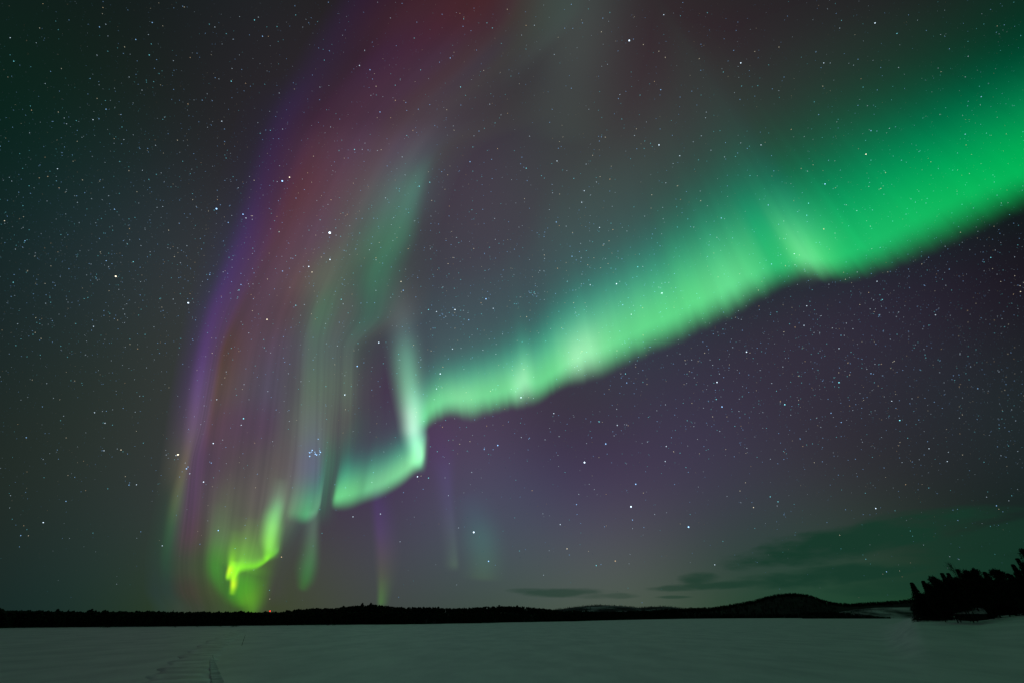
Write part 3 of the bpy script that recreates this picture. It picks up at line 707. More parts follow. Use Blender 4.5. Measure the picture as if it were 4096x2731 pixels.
def vnoise(x, y, seed):
    r = np.random.default_rng(seed); g = r.uniform(-1, 1, (128, 128))
    xi = np.floor(x).astype(int); yi = np.floor(y).astype(int)
    tx, ty = sm(x - xi), sm(y - yi)
    a = g[xi % 128, yi % 128]; b = g[(xi + 1) % 128, yi % 128]; c = g[xi % 128, (yi + 1) % 128]; d = g[(xi + 1) % 128, (yi + 1) % 128]
    return (a * (1 - tx) + b * tx) * (1 - ty) + (c * (1 - tx) + d * tx) * ty


def ground(X, Y):
    X = np.asarray(X, float); Y = np.asarray(Y, float)
    r = np.hypot(X, Y)
    t = np.where(Y > 1, X / np.maximum(Y, 1), 3.0)
    t = np.where((Y <= 1) & (X < 0), -3.0, t)
    hb = np.interp(t, HBX, HBH)
    hb = hb * (1 - sm((r - 330) / 200))
    ramp = sm((r - 55) / 110)
    ramp = ramp * sm((t - 0.72) / 0.10)
    z = hb * ramp + 1.0 * sm((Y - 122) / 25) * sm((t - 0.80) / 0.06) * (1 - sm((r - 330) / 200))
    z = z + 3.35 * (1 - sm((r - 3) / 35))
    z = z + (0.05 * vnoise(X / 9 + 40, Y / 14 + 40, 1) + 0.03 * vnoise(X / 3.1, Y / 4.7, 2)) * np.clip(1 - r / 400, 0, 1)
    return z


az_ = np.concatenate([np.radians(np.arange(-65, 65, 0.33)), np.radians(np.arange(65, 295, 3.0))])
rr = np.concatenate([[1.0], np.geomspace(3, 420, 150), np.geomspace(450, 9000, 24)])
A, Rr = np.meshgrid(az_, rr, indexing='ij')
X, Y = np.sin(A) * Rr, np.cos(A) * Rr
Z = ground(X, Y)
na, nr = A.shape
idx = np.arange(na * nr).reshape(na, nr)
nx_ = np.roll(idx, -1, 0)
q = np.stack([idx[:, :-1], nx_[:, :-1], nx_[:, 1:], idx[:, 1:]], -1).reshape(-1, 4)
Vg = np.stack([X, Y, Z], -1).reshape(-1, 3)
faces = [tuple(int(v) for v in f)[::-1] for f in q] + [tuple(int(i) for i in idx[:, 0])]
snow = mesh_obj('snow', Vg, faces, SNOW, smooth=True)
prop(snow, kind='structure')


def on_z0(px, py, z=0.0):
    d = ray(px, py)
    t = (z - EYE.z) / d[..., 2]
    return np.array(EYE) + d * t[..., None] if np.ndim(t) else np.array(EYE) + d * t


def at_Y(px, py, Yf):
    d = ray(px, py)
    return np.array(EYE) + d * (np.asarray(Yf) / d[..., 1])[..., None]


# trodden track leading out over the ice at lower left
tp = [(884,2790),(870,2731),(862,2702),(855,2676),(850,2654),(847,2636),(846,2620),(848,2606)]
tw = [0.46, 0.46, 0.44, 0.40, 0.33, 0.24, 0.15, 0.06]
P0 = np.array([on_z0(a, b) for a, b in tp])
kk = np.linspace(0, len(tp) - 1, 130)
P1 = pchip(np.arange(len(tp)), P0, kk); W1 = np.interp(kk, np.arange(len(tp)), tw)
V, Fc = [], []
prof = [(-1.5, -0.25), (-1.0, 0.045), (-0.8, 0.035), (-0.5, 0.012), (-0.1, 0.022), (0.25, 0.010), (0.7, 0.035), (1.0, 0.05), (1.5, -0.25)]
for i in range(len(kk)):
    dv = P1[min(i + 1, len(kk) - 1)] - P1[max(i - 1, 0)]
    nn = np.array([dv[1], -dv[0]]) / np.hypot(dv[0], dv[1])
    for u, hgt in prof:
        x, y = P1[i][0] + nn[0] * u * W1[i], P1[i][1] + nn[1] * u * W1[i]
        jit = 0.012 * math.sin(i * 2.3 + u * 5) if abs(u) < 1.2 else 0
        V.append((x, y, float(ground(x, y)) + 0.07 + hgt + jit * 0.6))
n_ = len(prof)
for i in range(len(kk) - 1):
    for j in range(n_ - 1):
        Fc.append((i * n_ + j, i * n_ + j + 1, (i + 1) * n_ + j + 1, (i + 1) * n_ + j))
track = mesh_obj('path', V, Fc, PACKED, smooth=True)
prop(track, kind='structure')

# broad faint trail, wind filled, running from the track towards the far shore
tq = [(640,2800),(720,2700),(790,2630),(860,2575),(930,2536),(990,2514)]
Pq = np.array([on_z0(a, b) for a, b in tq])
kq = np.linspace(0, len(tq) - 1, 120)
P2 = pchip(np.arange(len(tq)), Pq, kq)
V, Fc = [], []
us = np.concatenate([[-1.3], np.linspace(-1, 1, 7), [1.3]])
for i in range(len(kq)):
    dv = P2[min(i + 1, len(kq) - 1)] - P2[max(i - 1, 0)]
    nn = np.array([dv[1], -dv[0]]) / np.hypot(dv[0], dv[1])
    for u in us:
        w_ = 2.4 * (1 + 0.18 * math.sin(i * 0.7 + 3 * u))
        x, y = P2[i][0] + nn[0] * u * w_, P2[i][1] + nn[1] * u * w_
        V.append((x, y, float(ground(x, y)) + (0.05 + 0.07 * (1 - u ** 4) + 0.02 * math.sin(i * 0.37 + u * 5) * (1 - u * u) if abs(u) <= 1 else -0.2)))
for i in range(len(kq) - 1):
    for j in range(8):
        Fc.append((i * 9 + j, i * 9 + j + 1, (i + 1) * 9 + j + 1, (i + 1) * 9 + j))
prop(mesh_obj('trail', V, Fc, DRIFT, smooth=True), kind='structure')

# ------------------------------------------------------------------ trees
def tube(V, Fc, p0, p1, r0, r1, n=6):
    p0, p1 = np.array(p0, float), np.array(p1, float)
    d = p1 - p0; d /= max(np.linalg.norm(d), 1e-6)
    a = np.cross(d, (0, 0, 1) if abs(d[2]) < 0.9 else (1, 0, 0)); a /= np.linalg.norm(a)
    b = np.cross(d, a)
    s = len(V)
    for P, r in ((p0, r0), (p1, r1)):
        for k in range(n):
            t = 2 * math.pi * k / n
            V.append(P + (a * math.cos(t) + b * math.sin(t)) * r)
    for k in range(n):
        Fc.append((s + k, s + (k + 1) % n, s + n + (k + 1) % n, s + n + k))


def trunk_mesh(rnd, H, r0, bend=0.02, top=0.92):
    V, Fc = [], []
    pts = [np.array((0, 0, -0.4))]
    for k in range(1, 7):
        pts.append(np.array((rnd.uniform(-1, 1) * bend * H * 0.3, rnd.uniform(-1, 1) * bend * H * 0.3, H * top * k / 6)))
    for k in range(6):
        tube(V, Fc, pts[k], pts[k + 1], r0 * (1 - k / 6.3), r0 * (1 - (k + 1) / 6.3), 7)
    return V, Fc, pts


def tri(V, Fc, c, d, w):
    """a flat needle spray: pointed leaf-shaped quad from c along d"""
    d = np.array(d, float); L = np.linalg.norm(d)
    s = np.cross(d, np.random.default_rng(len(V)).normal(size=3)); s /= max(np.linalg.norm(s), 1e-6)
    i = len(V)
    V += [c, c + d * 0.45 + s * w, c + d, c + d * 0.45 - s * w]
    Fc.append((i, i + 1, i + 2, i + 3))


def spruce_crown(rnd, H, R, z0, levels=36, dense=13):
    V, Fc = [], []
    for k in range(levels):
        f = k / (levels - 1)
        z = z0 + (H - z0) * f ** 0.92
        r = R * (1 - f) ** 1.05 * rnd.uniform(0.78, 1.12) + 0.12
        nb = max(4, int(dense * (1 - 0.45 * f)))
        a0 = rnd.uniform(0, 6.28)
        for b in range(nb):
            a = a0 + 6.28 * b / nb + rnd.uniform(-0.25, 0.25)
            rr_ = r * rnd.uniform(0.72, 1.08)
            droop = -0.30 * rr_ + 0.05
            tip = np.array((math.cos(a) * rr_, math.sin(a) * rr_, z + droop))
            root = np.array((0, 0, z + 0.1))
            nseg = max(2, int(rr_ / 0.32))
            for s in range(nseg):
                t = (s + 0.35) / nseg
                c = root * (1 - t) + tip * t
                dl = (tip - root); dl = dl / max(np.linalg.norm(dl), 1e-6)
                side = np.array((-math.sin(a), math.cos(a), -0.15))
                ln = 0.50 * (1.15 - 0.5 * t)
                for sg in (-1, 1):
                    tri(V, Fc, c, dl * ln * 0.75 + side * sg * ln * 0.75 + np.array((0, 0, rnd.uniform(-0.25, 0.05))), 0.13)
            tri(V, Fc, tip * 0.75 + root * 0.25, (tip - root) * 0.35, 0.10)
    tri(V, Fc, np.array((0, 0, H - 0.9)), np.array((0.03, 0.0, 1.0)), 0.10)
    return V, Fc


def pine_crown(rnd, H, R, z0, clumps=34, per=46, limbs=None):
    V, Fc = [], []
    for k in range(clumps):
        f = rnd.random() ** 0.8
        z = z0 + (H - z0) * f
        prof = math.sin(math.pi * min(1.0, 0.22 + 0.78 * f)) ** 0.6 if f < 0.99 else 0.1
        r = R * prof * (rnd.random() ** 0.5)
        a = rnd.uniform(0, 6.28)
        c = np.array((math.cos(a) * r, math.sin(a) * r, z))
        if limbs is not None:
            limbs.append((np.array((0, 0, max(z - 0.25 * r - 0.3, z0 * 0.8))), c))
        cr = rnd.uniform(0.35, 0.75)
        for s in range(per):
            d = np.array([rnd.gauss(0, 1), rnd.gauss(0, 1), rnd.gauss(0.1, 0.7)])
            d /= np.linalg.norm(d)
            p = c + d * cr * rnd.uniform(0.1, 0.9)
            tri(V, Fc, p, d * rnd.uniform(0.28, 0.5) + np.array((0, 0, 0.1)), 0.085)
    return V, Fc


def birch_crown(rnd, H, z0):
    V, Fc = [], []

    def grow(p, d, L, r, lev):
        q = p + d * L
        tube(V, Fc, p, q, r, r * 0.6, 4)
        if lev == 0: return
        for k in range(4 if lev > 1 else 3):
            a = rnd.uniform(0.35, 1.0)
            p2 = p + d * L * a
            dd = d + np.array([rnd.gauss(0, 0.42), rnd.gauss(0, 0.42), rnd.uniform(0.05, 0.35)])
            dd /= np.linalg.norm(dd)
            grow(p2, dd, L * rnd.uniform(0.5, 0.75), r * 0.55, lev - 1)
    for k in range(11):
        z = z0 + (H * 0.84 - z0) * k / 10
        a = rnd.uniform(0, 6.28)
        d = np.array((math.cos(a) * 0.6, math.sin(a) * 0.6, 0.9)); d /= np.linalg.norm(d)
        grow(np.array((0, 0, z)), d, H * 0.17 * (1.1 - 0.5 * k / 10), 0.05, 3)
    return V, Fc


def make_tree(kind, seed, base, H, R, z0, label, group):
    rnd = random.Random(seed)
    name = {'spruce': 'spruce_tree', 'pine': 'pine_tree', 'birch': 'birch_tree'}[kind]
    t = empty(name, base)
    prop(t, label, 'tree', group)
    V, Fc, pts_ = trunk_mesh(rnd, H, max(0.10, 0.016 * H), top=0.97 if kind != 'pine' else 0.9)
    if kind == 'spruce':
        cv, cf = spruce_crown(rnd, H, R, z0)
        cm_ = NEEDLE
    elif kind == 'pine':
        limbs = []
        cv, cf = pine_crown(rnd, H, R, z0, clumps=int(44 + 20 * R), limbs=limbs)
        for p, q_ in limbs: tube(V, Fc, p, q_, 0.05, 0.015, 4)
        cm_ = PINE
    else:
        cv, cf = birch_crown(rnd, H, z0)
        cm_ = TWIG
    mesh_obj('trunk', V, Fc, BARK, t)
    mesh_obj('crown', cv, cf, cm_, t)
    t.rotation_euler = (0, 0, rnd.uniform(0, 6.28))
    return t


def plant_px(kind, seed, ax, ay, Yf, R, z0f, label, group, by=None):
    """tree whose tip shows at pixel (ax, ay), standing on the ground at forward distance Yf"""
    tip = at_Y(ax, ay, Yf)
    X_, Y_ = tip[0], Yf
    zg = float(ground(X_, Y_))
    H = tip[2] - zg
    return make_tree(kind, seed, (X_, Y_, zg), H, R, z0f * H, label, group)


GG = 'trees of the dark grove on the right bank'
GROVE = [
 ('spruce',3646,2329,120,3.5,0.02,'pointed spruce with a clean cone, leftmost tree of the right bank grove'),
 ('spruce',3691,2322,122,2.5,0.03,'slim spruce, second from the left edge of the right bank grove'),
 ('pine',3731,2311,124,2.3,0.15,'round topped pine just right of the two slim spruces'),
 ('spruce',3767,2291,121,2.4,0.05,'dark spruce with a blunt tip on the rising left half of the grove'),
 ('spruce',3791,2291,126,2.3,0.06,'spruce close left of the bare birch'),
 ('birch',3806,2244,118,2.2,0.35,'bare wispy birch rising above the left middle of the grove'),
 ('spruce',3828,2275,123,2.6,0.06,'tall spruce close right of the bare birch'),
 ('pine',3866,2286,122,2.2,0.2,'pine with a small flat tip, left of the round headed grove pine'),
 ('pine',3897,2282,120,2.2,0.2,'pine with a dense rounded head in the middle of the grove'),
 ('spruce',3937,2286,124,2.3,0.08,'short pointed spruce standing behind the snowy shed roof'),
 ('pine',3974,2283,121,2.9,0.22,'broad crowned pine right of the shed'),
 ('pine',3997,2288,125,2.2,0.2,'pine half hidden behind the broad crowned one'),
 ('spruce',4030,2292,122,2.4,0.06,'low spruce left of the tall trees at the right picture edge'),
 ('spruce',4050,2256,120,2.3,0.06,'first of the tall trees stepping up at the right picture edge'),
 ('spruce',4068,2232,121,2.6,0.06,'tall spruce next to the highest tree at the right picture edge'),
 ('pine',4092,2202,119,2.4,0.22,'highest tree of the grove, cut by the right picture edge'),
]
for k, (kd, ax, ay, Yf, R, zf, lb) in enumerate(GROVE):
    plant_px(kd, 100 + k, ax, ay, Yf, R, zf, lb, GG)
# bare lower trunks standing in the snow before the dark wood
FRONT = [(3826,2478),(3838,2477),(3879,2480),(3890,2481),(3907,2481),(3974,2471),(4092,2456),(3778,2478)]
FTOP = [2326,2330,2318,2322,2320,2325,2330,2340]
for k, ((bx, by_), ty) in enumerate(zip(FRONT, FTOP)):
    Yf = 108 + 2 * (k % 3)
    tip = at_Y(bx - (by_ - ty) * 0.5 * (bx - 2048) / 1752, ty, Yf)
    zg = float(ground(tip[0], Yf))
    make_tree('pine', 300 + k, (tip[0], Yf, zg), tip[2] - zg, 1.3, (tip[2] - zg) * 0.30,
              'thin pine with a bare lower trunk at the snowy front of the grove', 'thin front pines of the grove')
bk = random.Random(5)
BY = np.interp
for k in range(34):
    ax = 3668 + (4150 - 3668) * (k + bk.uniform(0.1, 0.9)) / 34
    top = float(np.interp(ax, [3655, 3700, 3770, 3830, 3900, 4020, 4060, 4150], [2425, 2372, 2322, 2302, 2305, 2312, 2275, 2230])) + bk.uniform(0, 22)
    Yf = bk.uniform(128, 150)
    kd = 'spruce' if bk.random() < 0.7 else 'pine'
    plant_px(kd, 400 + k, ax, top, Yf, bk.uniform(1.8, 2.6), 0.02 if kd == 'spruce' else 0.12,
             'dark tree deep in the grove, merged into the black mass behind the front trees', 'trees deep inside the grove')

# low brush along the foot of the grove
def brush(name, X0, Y0, rnd, w, h, n):
    V, Fc = [], []
    for k in range(n):
        x, y = rnd.gauss(0, w * 0.5), rnd.gauss(0, w * 0.4)
        d = np.array((rnd.gauss(0, 0.35), rnd.gauss(0, 0.35), 1.0)) * h * rnd.uniform(0.4, 1.0)
        zg = float(ground(X0 + x, Y0 + y) - ground(X0, Y0))
        tube(V, Fc, np.array((x, y, zg - 0.1)), np.array((x, y, zg)) + d, 0.02, 0.006, 3)
        for s in range(5):
            p = np.array((x, y, zg)) + d * rnd.uniform(0.25, 0.95)
            e = np.array((rnd.gauss(0, 0.3), rnd.gauss(0, 0.3), 0.3)) * h * 0.35
            tube(V, Fc, p, p + e, 0.010, 0.004, 3)
    return V, Fc


rb = random.Random(9)
for px_, py_, w, h, lb in [(3668,2474,1.6,1.6,'thin bare shrub at the left foot of the right bank grove'),
                       (3712,2476,2.4,1.3,'low bare shrub under the spruces near the left end of the grove'),
                       (3762,2479,1.5,1.1,'low shrub under the blunt spruce of the grove')]:
    p = at_Y(px_, py_, 114.0)
    zg = float(ground(p[0], 114.0))
    t = empty('shrub', (p[0], 114.0, zg))
    prop(t, lb, 'shrub', 'bare shrubs at the foot of the grove')
    V, Fc = brush('b', p[0], 114.0, rb, w, h, 60)
    mesh_obj('stems', V, Fc, TWIG, t)

# low shed whose snowy roof shows between the trunks
sy = 117.0
cL, cR = at_Y(3884, 2451, sy), at_Y(3950, 2452, sy)
topL, topR = at_Y(3893, 2429, sy + 2.2), at_Y(3931, 2429, sy + 2.2)
shed_x = (cL[0] + cR[0]) / 2
zg = float(ground(shed_x, sy + 2))
shed = empty('shed', (shed_x, sy + 2.2, zg))
prop(shed, 'small low shed with snow on its roof, half hidden between the grove trunks', 'shed')
ez, rz = cL[2] - zg, topL[2] - zg
hw_ = (cR[0] - cL[0]) / 2
rw = (topR[0] - topL[0]) / 2; rx = (topL[0] + topR[0]) / 2 - shed_x
def boxv(x0, x1, y0, y1, z0, z1):
    return [(x0,y0,z0),(x1,y0,z0),(x1,y1,z0),(x0,y1,z0),(x0,y0,z1),(x1,y0,z1),(x1,y1,z1),(x0,y1,z1)]
BOXF = [(0,3,2,1),(4,5,6,7),(0,1,5,4),(1,2,6,5),(2,3,7,6),(3,0,4,7)]
mesh_obj('wall', boxv(-hw_ + .25, hw_ - .25, -1.9, 1.9, -1.2, ez - 0.06), BOXF, WOOD, shed)
rv = [(-hw_, -2.2, ez), (hw_, -2.2, ez), (hw_, 2.2, ez), (-hw_, 2.2, ez), (rx - rw, 0, rz), (rx + rw, 0, rz),
      (-hw_, -2.2, ez - .14), (hw_, -2.2, ez - .14), (hw_, 2.2, ez - .14), (-hw_, 2.2, ez - .14)]
rf = [(0, 1, 5, 4), (1, 2, 5), (2, 3, 4, 5), (3, 0, 4), (6, 9, 8, 7), (0, 6, 7, 1), (1, 7, 8, 2), (2, 8, 9, 3), (3, 9, 6, 0)]
mesh_obj('roof', rv, rf, SHADED_SNOW, shed)

# marker stick standing in the snow at lower left
bp_ = on_z0(967, 2580)
zg = float(ground(bp_[0], bp_[1]))
tp_ = at_Y(980, 2537, bp_[1])
V, Fc = [], []
tube(V, Fc, (0, 0, -0.2), (0.02, 0, (tp_[2] - zg) * 0.5), 0.045, 0.035, 6)
tube(V, Fc, (0.02, 0, (tp_[2] - zg) * 0.5), (0.05, 0.02, tp_[2] - zg), 0.035, 0.02, 6)
stick = mesh_obj('marker_stick', V, Fc, TWIG, loc=(bp_[0], bp_[1], zg))
prop(stick, 'thin bare stick standing upright in the snow at lower left', 'stick')

# ------------------------------------------------------------------ far shore: hills and the forest on them
def far_tree(rnd, H, kind):
    V, Fc = [], []
    n = 5
    a0 = rnd.uniform(0, 6.28)
    if kind == 0:       # spruce: three stacked ragged skirts
        for z0, z1, r in ((0.04, 0.5, 0.22), (0.30, 0.78, 0.16), (0.58, 1.0, 0.10)):
            s = len(V)
            V.append((0, 0, z1 * H))
            for k in range(n * 2):
                a = a0 + math.pi * k / n
                q_ = (1.0 if k % 2 == 0 else 0.55) * rnd.uniform(0.75, 1.2)
                V.append((math.cos(a) * r * H * q_, math.sin(a) * r * H * q_, H * (z0 + (0.0 if k % 2 == 0 else 0.07))))
            for k in range(n * 2):
                Fc.append((s, s + 1 + k, s + 1 + (k + 1) % (n * 2)))
    else:               # pine: clumps on the upper stem
        for c in range(5):
            z = H * rnd.uniform(0.42, 0.92) if c else H * 0.9
            r = H * rnd.uniform(0.09, 0.16)
            x, y = rnd.gauss(0, 0.07) * H, rnd.gauss(0, 0.07) * H
            s = len(V)
            for v in OCT:
                V.append((x + v[0] * r * rnd.uniform(.7, 1.25), y + v[1] * r * rnd.uniform(.7, 1.25), z + v[2] * r * rnd.uniform(.6, 1.0)))
            Fc += [(f[0] + s, f[1] + s, f[2] + s) for f in OCTF]
    s = len(V)
    w = 0.018 * H
    V += [(-w, 0, -0.3), (w, 0, -0.3), (0, w, -0.3), (0, 0, H * 0.9)]
    Fc += [(s, s + 1, s + 3), (s + 1, s + 2, s + 3), (s + 2, s, s + 3)]
    return np.array(V, float), Fc


FT = [[far_tree(random.Random(50 + k + 20 * kd), 1.0, kd) for k in range(7)] for kd in (0, 1)]


class Hill:
    """rows: px, y of the tree tops, forward distance of shore, forward distance of ridge; trees of height th"""
    def __init__(s, rows, th, mat, name='hills', shore_z=0.0):
        s.rows = np.array(rows, float); s.th = th
        pq = np.linspace(s.rows[0, 0], s.rows[-1, 0], 260)
        T = np.stack([np.interp(pq, s.rows[:, 0], s.rows[:, j]) for j in range(1, s.rows.shape[1])], -1)
        k = np.hanning(7); k /= k.sum()
        for j in range(T.shape[1]):
            T[:, j] = np.convolve(np.pad(T[:, j], 3, mode='edge'), k, 'valid')
        s.pq, s.T = pq, T
        tip = at_Y(pq, T[:, 0], T[:, 2])
        s.tan = tip[:, 0] / T[:, 2]
        s.zr = np.maximum(tip[:, 2] - th, 0.3)
        s.D0, s.D1 = T[:, 1], T[:, 2]
        fr = np.concatenate([np.linspace(-0.02, 1, 16), [1.12, 1.3, 1.7]])
        V = []
        for i in range(len(pq)):
            for f in fr:
                Yf = s.D0[i] + (s.D1[i] - s.D0[i]) * f
                V.append((s.tan[i] * Yf, Yf, s.hz(s.zr[i], f)))
        nf = len(fr)
        idx = np.arange(len(pq) * nf).reshape(len(pq), nf)
        q = np.stack([idx[:-1, :-1], idx[1:, :-1], idx[1:, 1:], idx[:-1, 1:]], -1).reshape(-1, 4)
        s.o = prop(mesh_obj(name, V, q, mat, smooth=True), kind='structure')

    def hz(s, zr, f):
        f = np.asarray(f, float)
        up = 0.35 * np.clip(f, 0, 1) + 0.65 * sm(f)
        dn = 1 - sm((f - 1) / 0.7)
        return np.where(f < 0, -0.3, zr * np.where(f <= 1, up, dn)) + 0.03

    def at(s, i, f):
        i0 = int(i); t = i - i0; i1 = min(i0 + 1, len(s.pq) - 1)
        L = lambda a: a[i0] * (1 - t) + a[i1] * t
        Yf = L(s.D0) + (L(s.D1) - L(s.D0)) * f
        return L(s.tan) * Yf, Yf, float(s.hz(L(s.zr), f))

    def forest(s, n, seed, label, hs=(0.6, 1.05), pine=0.4, fmax=1.05, edge=0.25, hfun=None, cond=None, fmin=0.0, ridge=0.4, name='forest'):
        rnd = random.Random(seed)
        V, Fc = [], []
        nv = 0
        allV = []
        for k in range(n):
            i = rnd.uniform(0, len(s.pq) - 1.001)
            u = rnd.random()
            f = rnd.uniform(fmin, fmin + 0.08) if u < edge else (rnd.uniform(0.86, fmax) if u < edge + ridge else rnd.uniform(fmin, fmax))
            x, y, z = s.at(i, f)
            pxi = s.pq[int(i)]
            if cond is not None and not cond(pxi, f, rnd): continue
            H = s.th * rnd.uniform(*hs)
            if rnd.random() < 0.025: H *= 1.14
            if f < fmin + 0.03: H *= rnd.uniform(0.35, 0.8)
            if hfun: H *= hfun(pxi)
            if H < 0.4: continue
            tv, tf = FT[1 if rnd.random() < pine else 0][rnd.randrange(7)]
            a = rnd.uniform(0, 6.28); ca_, sa_ = math.cos(a), math.sin(a)
            wv = rnd.uniform(0.85, 1.35)
            P = np.empty_like(tv)
            P[:, 0] = (tv[:, 0] * ca_ - tv[:, 1] * sa_) * H * wv + x
            P[:, 1] = (tv[:, 0] * sa_ + tv[:, 1] * ca_) * H * wv + y
            P[:, 2] = tv[:, 2] * H + z
            allV.append(P)
            Fc += [tuple(v + nv for v in f_) for f_ in tf]
            nv += len(P)
        o = mesh_obj(name, np.concatenate(allV), Fc, NEEDLE)
        return prop(o, label, 'forest', kind='stuff')


def shoreY(px, py):
    return on_z0(px, py)[1]


A_rows = [(-500,2436,2530),(-200,2438,2520),(0,2438,2512),(100,2440,2509),(230,2446,2508),(300,2450,2507),(400,2453,2506),(600,2450,2505),(760,2450,2503),(900,2457,2502),(1024,2456,2500),
          (1080,2452,2500),(1130,2444,2499),(1250,2430,2498),(1350,2428,2497),(1400,2421,2497),(1460,2416,2496),(1500,2414,2496),(1560,2421,2496),(1620,2426,2495),(1720,2424,2494),(1800,2430,2492),
          (1900,2425,2491),(1980,2421,2489),(2048,2421,2487),(2130,2426,2486),(2200,2433,2484),(2260,2446,2482),(2330,2458,2480)]
hA = Hill([(a, b, shoreY(a, c), shoreY(a, c) * 1.3 + 15) for a, b, c in A_rows], 7.5, FLOOR)
hA.forest(8200, 1, 'dense black conifer forest along the near far shore, left and middle of the treeline', pine=0.6, hs=(0.72, 1.0), ridge=0.5)
B_rows = [(2080,2452,1500,2300),(2150,2442,1500,2300),(2200,2434,1500,2300),(2300,2420,1500,2300),(2350,2415,1500,2300),(2400,2412,1500,2300),(2480,2416,1500,2300),(2560,2423,1500,2300),(2610,2419,1500,2300),(2680,2418,1500,2300),(2740,2429,1500,2300),(2850,2446,1500,2300)]
hB = Hill(B_rows, 6.0, FELL)
hB.forest(800, 2, 'thin forest with pale snowy gaps on the distant twin fells', pine=0.3, ridge=0.45, edge=0.0)
C_rows = [(2160,2450,510,800),(2300,2446,560,900),(2500,2442,760,1150),(2620,2436,900,1300),(2720,2429,1050,1450),(2850,2425,1200,1600),(2950,2408,1300,1750),(3020,2395,1350,1800),(3070,2380,1400,1850),(3110,2371,1400,1850),
          (3170,2367,1400,1850),(3230,2372,1400,1850),(3260,2382,1400,1850),(3290,2394,1400,1850),(3340,2406,1450,1850),(3400,2410,1500,1850),(3450,2406,1500,1850),(3500,2403,1500,1850),(3560,2400,1500,1850),(3640,2392,1500,1850),(3800,2386,1500,1850)]
hC = Hill(C_rows, 11.0, FLOOR)
hC.forest(6200, 3, 'black forest on the rounded hill and low ridge at right of the far shore', pine=0.3, ridge=0.5,
          cond=lambda p, f, r: p < 3330 or f > 0.75)
# open snow slope and the wooded tongue before it
D_rows = [(3320,2464,1250,1420),(3360,2446,1250,1420),(3420,2436,1250,1420),(3500,2429,1250,1420),(3600,2427,1250,1420),(3700,2427,1250,1420),(3800,2430,1250,1420)]
hD = Hill(D_rows, 0.0, SCRUB, name='hills')
hD.th = 6.0
hD.forest(1500, 6, 'scattered young trees thinning out over the pale open slope', pine=0.3, ridge=0.0, edge=0.0, hs=(0.25, 0.6), cond=lambda p, f, r: r.random() < float(np.interp(p, [3330, 3430, 3500, 3580], [1.0, 0.8, 0.2, 0.0])))
E_rows = [(3200,2444,1150,1235),(3300,2442,1150,1235),(3400,2446,1150,1235),(3470,2452,1150,1235),(3520,2459,1150,1235),(3560,2464,1150,1235)]
hE = Hill(E_rows, 7.0, FLOOR)
hE.forest(900, 4, 'dark wooded tongue of shore tapering right in front of the pale open slope', pine=0.3, ridge=0.3, hs=(0.6, 1.0),
          hfun=lambda p: float(np.interp(p, [3400, 3500, 3600], [1.0, 0.75, 0.3])))

# taller single trees over the left treeline
LT = [(232,2437,'pine','small round pine topping the far left treeline, leftmost of the taller ones'),(272,2446,'spruce','small spruce between the two pine groups on the left treeline'),
      (356,2441,'pine','pine of the biggest clump on the left treeline, its left half'),(368,2436,'pine','tallest pine of the biggest clump on the left treeline'),
      (381,2443,'pine','leaning looking pine on the right flank of the biggest left clump'),(415,2444,'spruce','single bushy spruce right of the biggest left clump'),
      (512,2446,'spruce','left one of two small tips on the flat left treeline'),(546,2443,'pine','right one of two small tips on the flat left treeline'),
      (1450,2412,'pine','left one of two crowns on the middle hump of the treeline'),(1484,2411,'pine','right one of two crowns on the middle hump of the treeline')]
for k, (ax, ay, kd, lb) in enumerate(LT):
    i = (ax - hA.pq[0]) / (hA.pq[-1] - hA.pq[0]) * (len(hA.pq) - 1)
    x, y, z = hA.at(i, 0.85)
    tip = at_Y(ax, ay, y)
    make_tree(kd, 700 + k, (tip[0], y, z), tip[2] - z, 1.5 if kd == 'pine' else 1.2, (tip[2] - z) * 0.35, lb, 'taller trees over the far treeline')

# bushes hanging over the left shore ice
for k, px_ in enumerate([415, 432, 700, 790, 880, 930, 945, 1150, 1310, 1335, 1920]):
    py_ = float(np.interp(px_, [a for a, b, c in A_rows], [c for a, b, c in A_rows])) + rb.uniform(1, 5)
    p = on_z0(px_, py_)
    zg = float(ground(p[0], p[1]))
    t = empty('shrub', (p[0], p[1], zg))
    prop(t, 'small dark bush at the snowy edge of the far left shore', 'shrub', 'bushes along the far left shore')
    V, Fc = brush('b', p[0], p[1], rb, 1.2, 1.5, 26)
    mesh_obj('stems', V, Fc, TWIG, t)

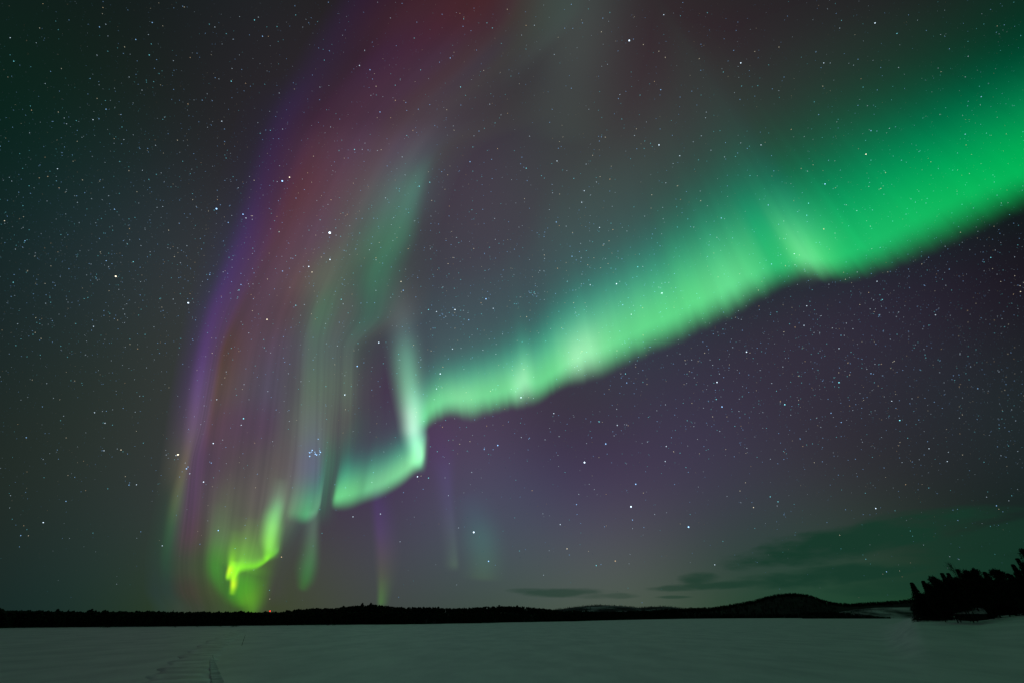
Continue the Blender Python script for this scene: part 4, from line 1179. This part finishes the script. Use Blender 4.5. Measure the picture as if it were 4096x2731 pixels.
# mast with the red warning lamp
mi = (1080 - hA.pq[0]) / (hA.pq[-1] - hA.pq[0]) * (len(hA.pq) - 1)
x, y, z = hA.at(mi, 1.1)
tip = at_Y(1080, 2442, y)
mast = empty('mast', (tip[0], y, z))
prop(mast, 'slim mast carrying a glowing red warning lamp over the left treeline', 'mast')
Hm = tip[2] - z
V, Fc = [], []
for sx, sy_ in ((-.3, -.2), (.3, -.2), (0, .35)):
    tube(V, Fc, (sx, sy_, -0.5), (sx * 0.4, sy_ * 0.4, Hm - 0.45), 0.05, 0.04, 5)
for k in range(9):
    za, zb = (Hm - 0.6) * k / 9, (Hm - 0.6) * (k + 1) / 9
    fa, fb = 1 - 0.6 * k / 9, 1 - 0.6 * (k + 1) / 9
    tube(V, Fc, (-.3 * fa, -.2 * fa, za), (.3 * fb, -.2 * fb, zb), 0.02, 0.02, 4)
    tube(V, Fc, (.3 * fa, -.2 * fa, za), (0, .35 * fb, zb), 0.02, 0.02, 4)
    tube(V, Fc, (0, .35 * fa, za), (-.3 * fb, -.2 * fb, zb), 0.02, 0.02, 4)
mesh_obj('lattice', V, Fc, STEEL, mast)
rm, rn, rl = new_mat('red_lamp')
rn.clear()
e_ = rn.new('ShaderNodeEmission'); e_.inputs['Color'].default_value = (1.0, 0.035, 0.02, 1); e_.inputs['Strength'].default_value = 2.6
o_ = rn.new('ShaderNodeOutputMaterial'); rl.new(e_.outputs[0], o_.inputs['Surface'])
V, Fc = [], []
for zz, r in ((Hm - 0.45, 0.3), (Hm - 0.3, 0.36), (Hm - 0.1, 0.42), (Hm + 0.15, 0.40), (Hm + 0.38, 0.26), (Hm + 0.46, 0.02)):
    for k in range(12):
        V.append((math.cos(k * math.pi / 6) * r, math.sin(k * math.pi / 6) * r, zz))
for a in range(5):
    for k in range(12):
        Fc.append((a * 12 + k, a * 12 + (k + 1) % 12, a * 12 + 12 + (k + 1) % 12, a * 12 + 12 + k))
mesh_obj('warning_lamp', V, Fc, rm, mast, smooth=True)
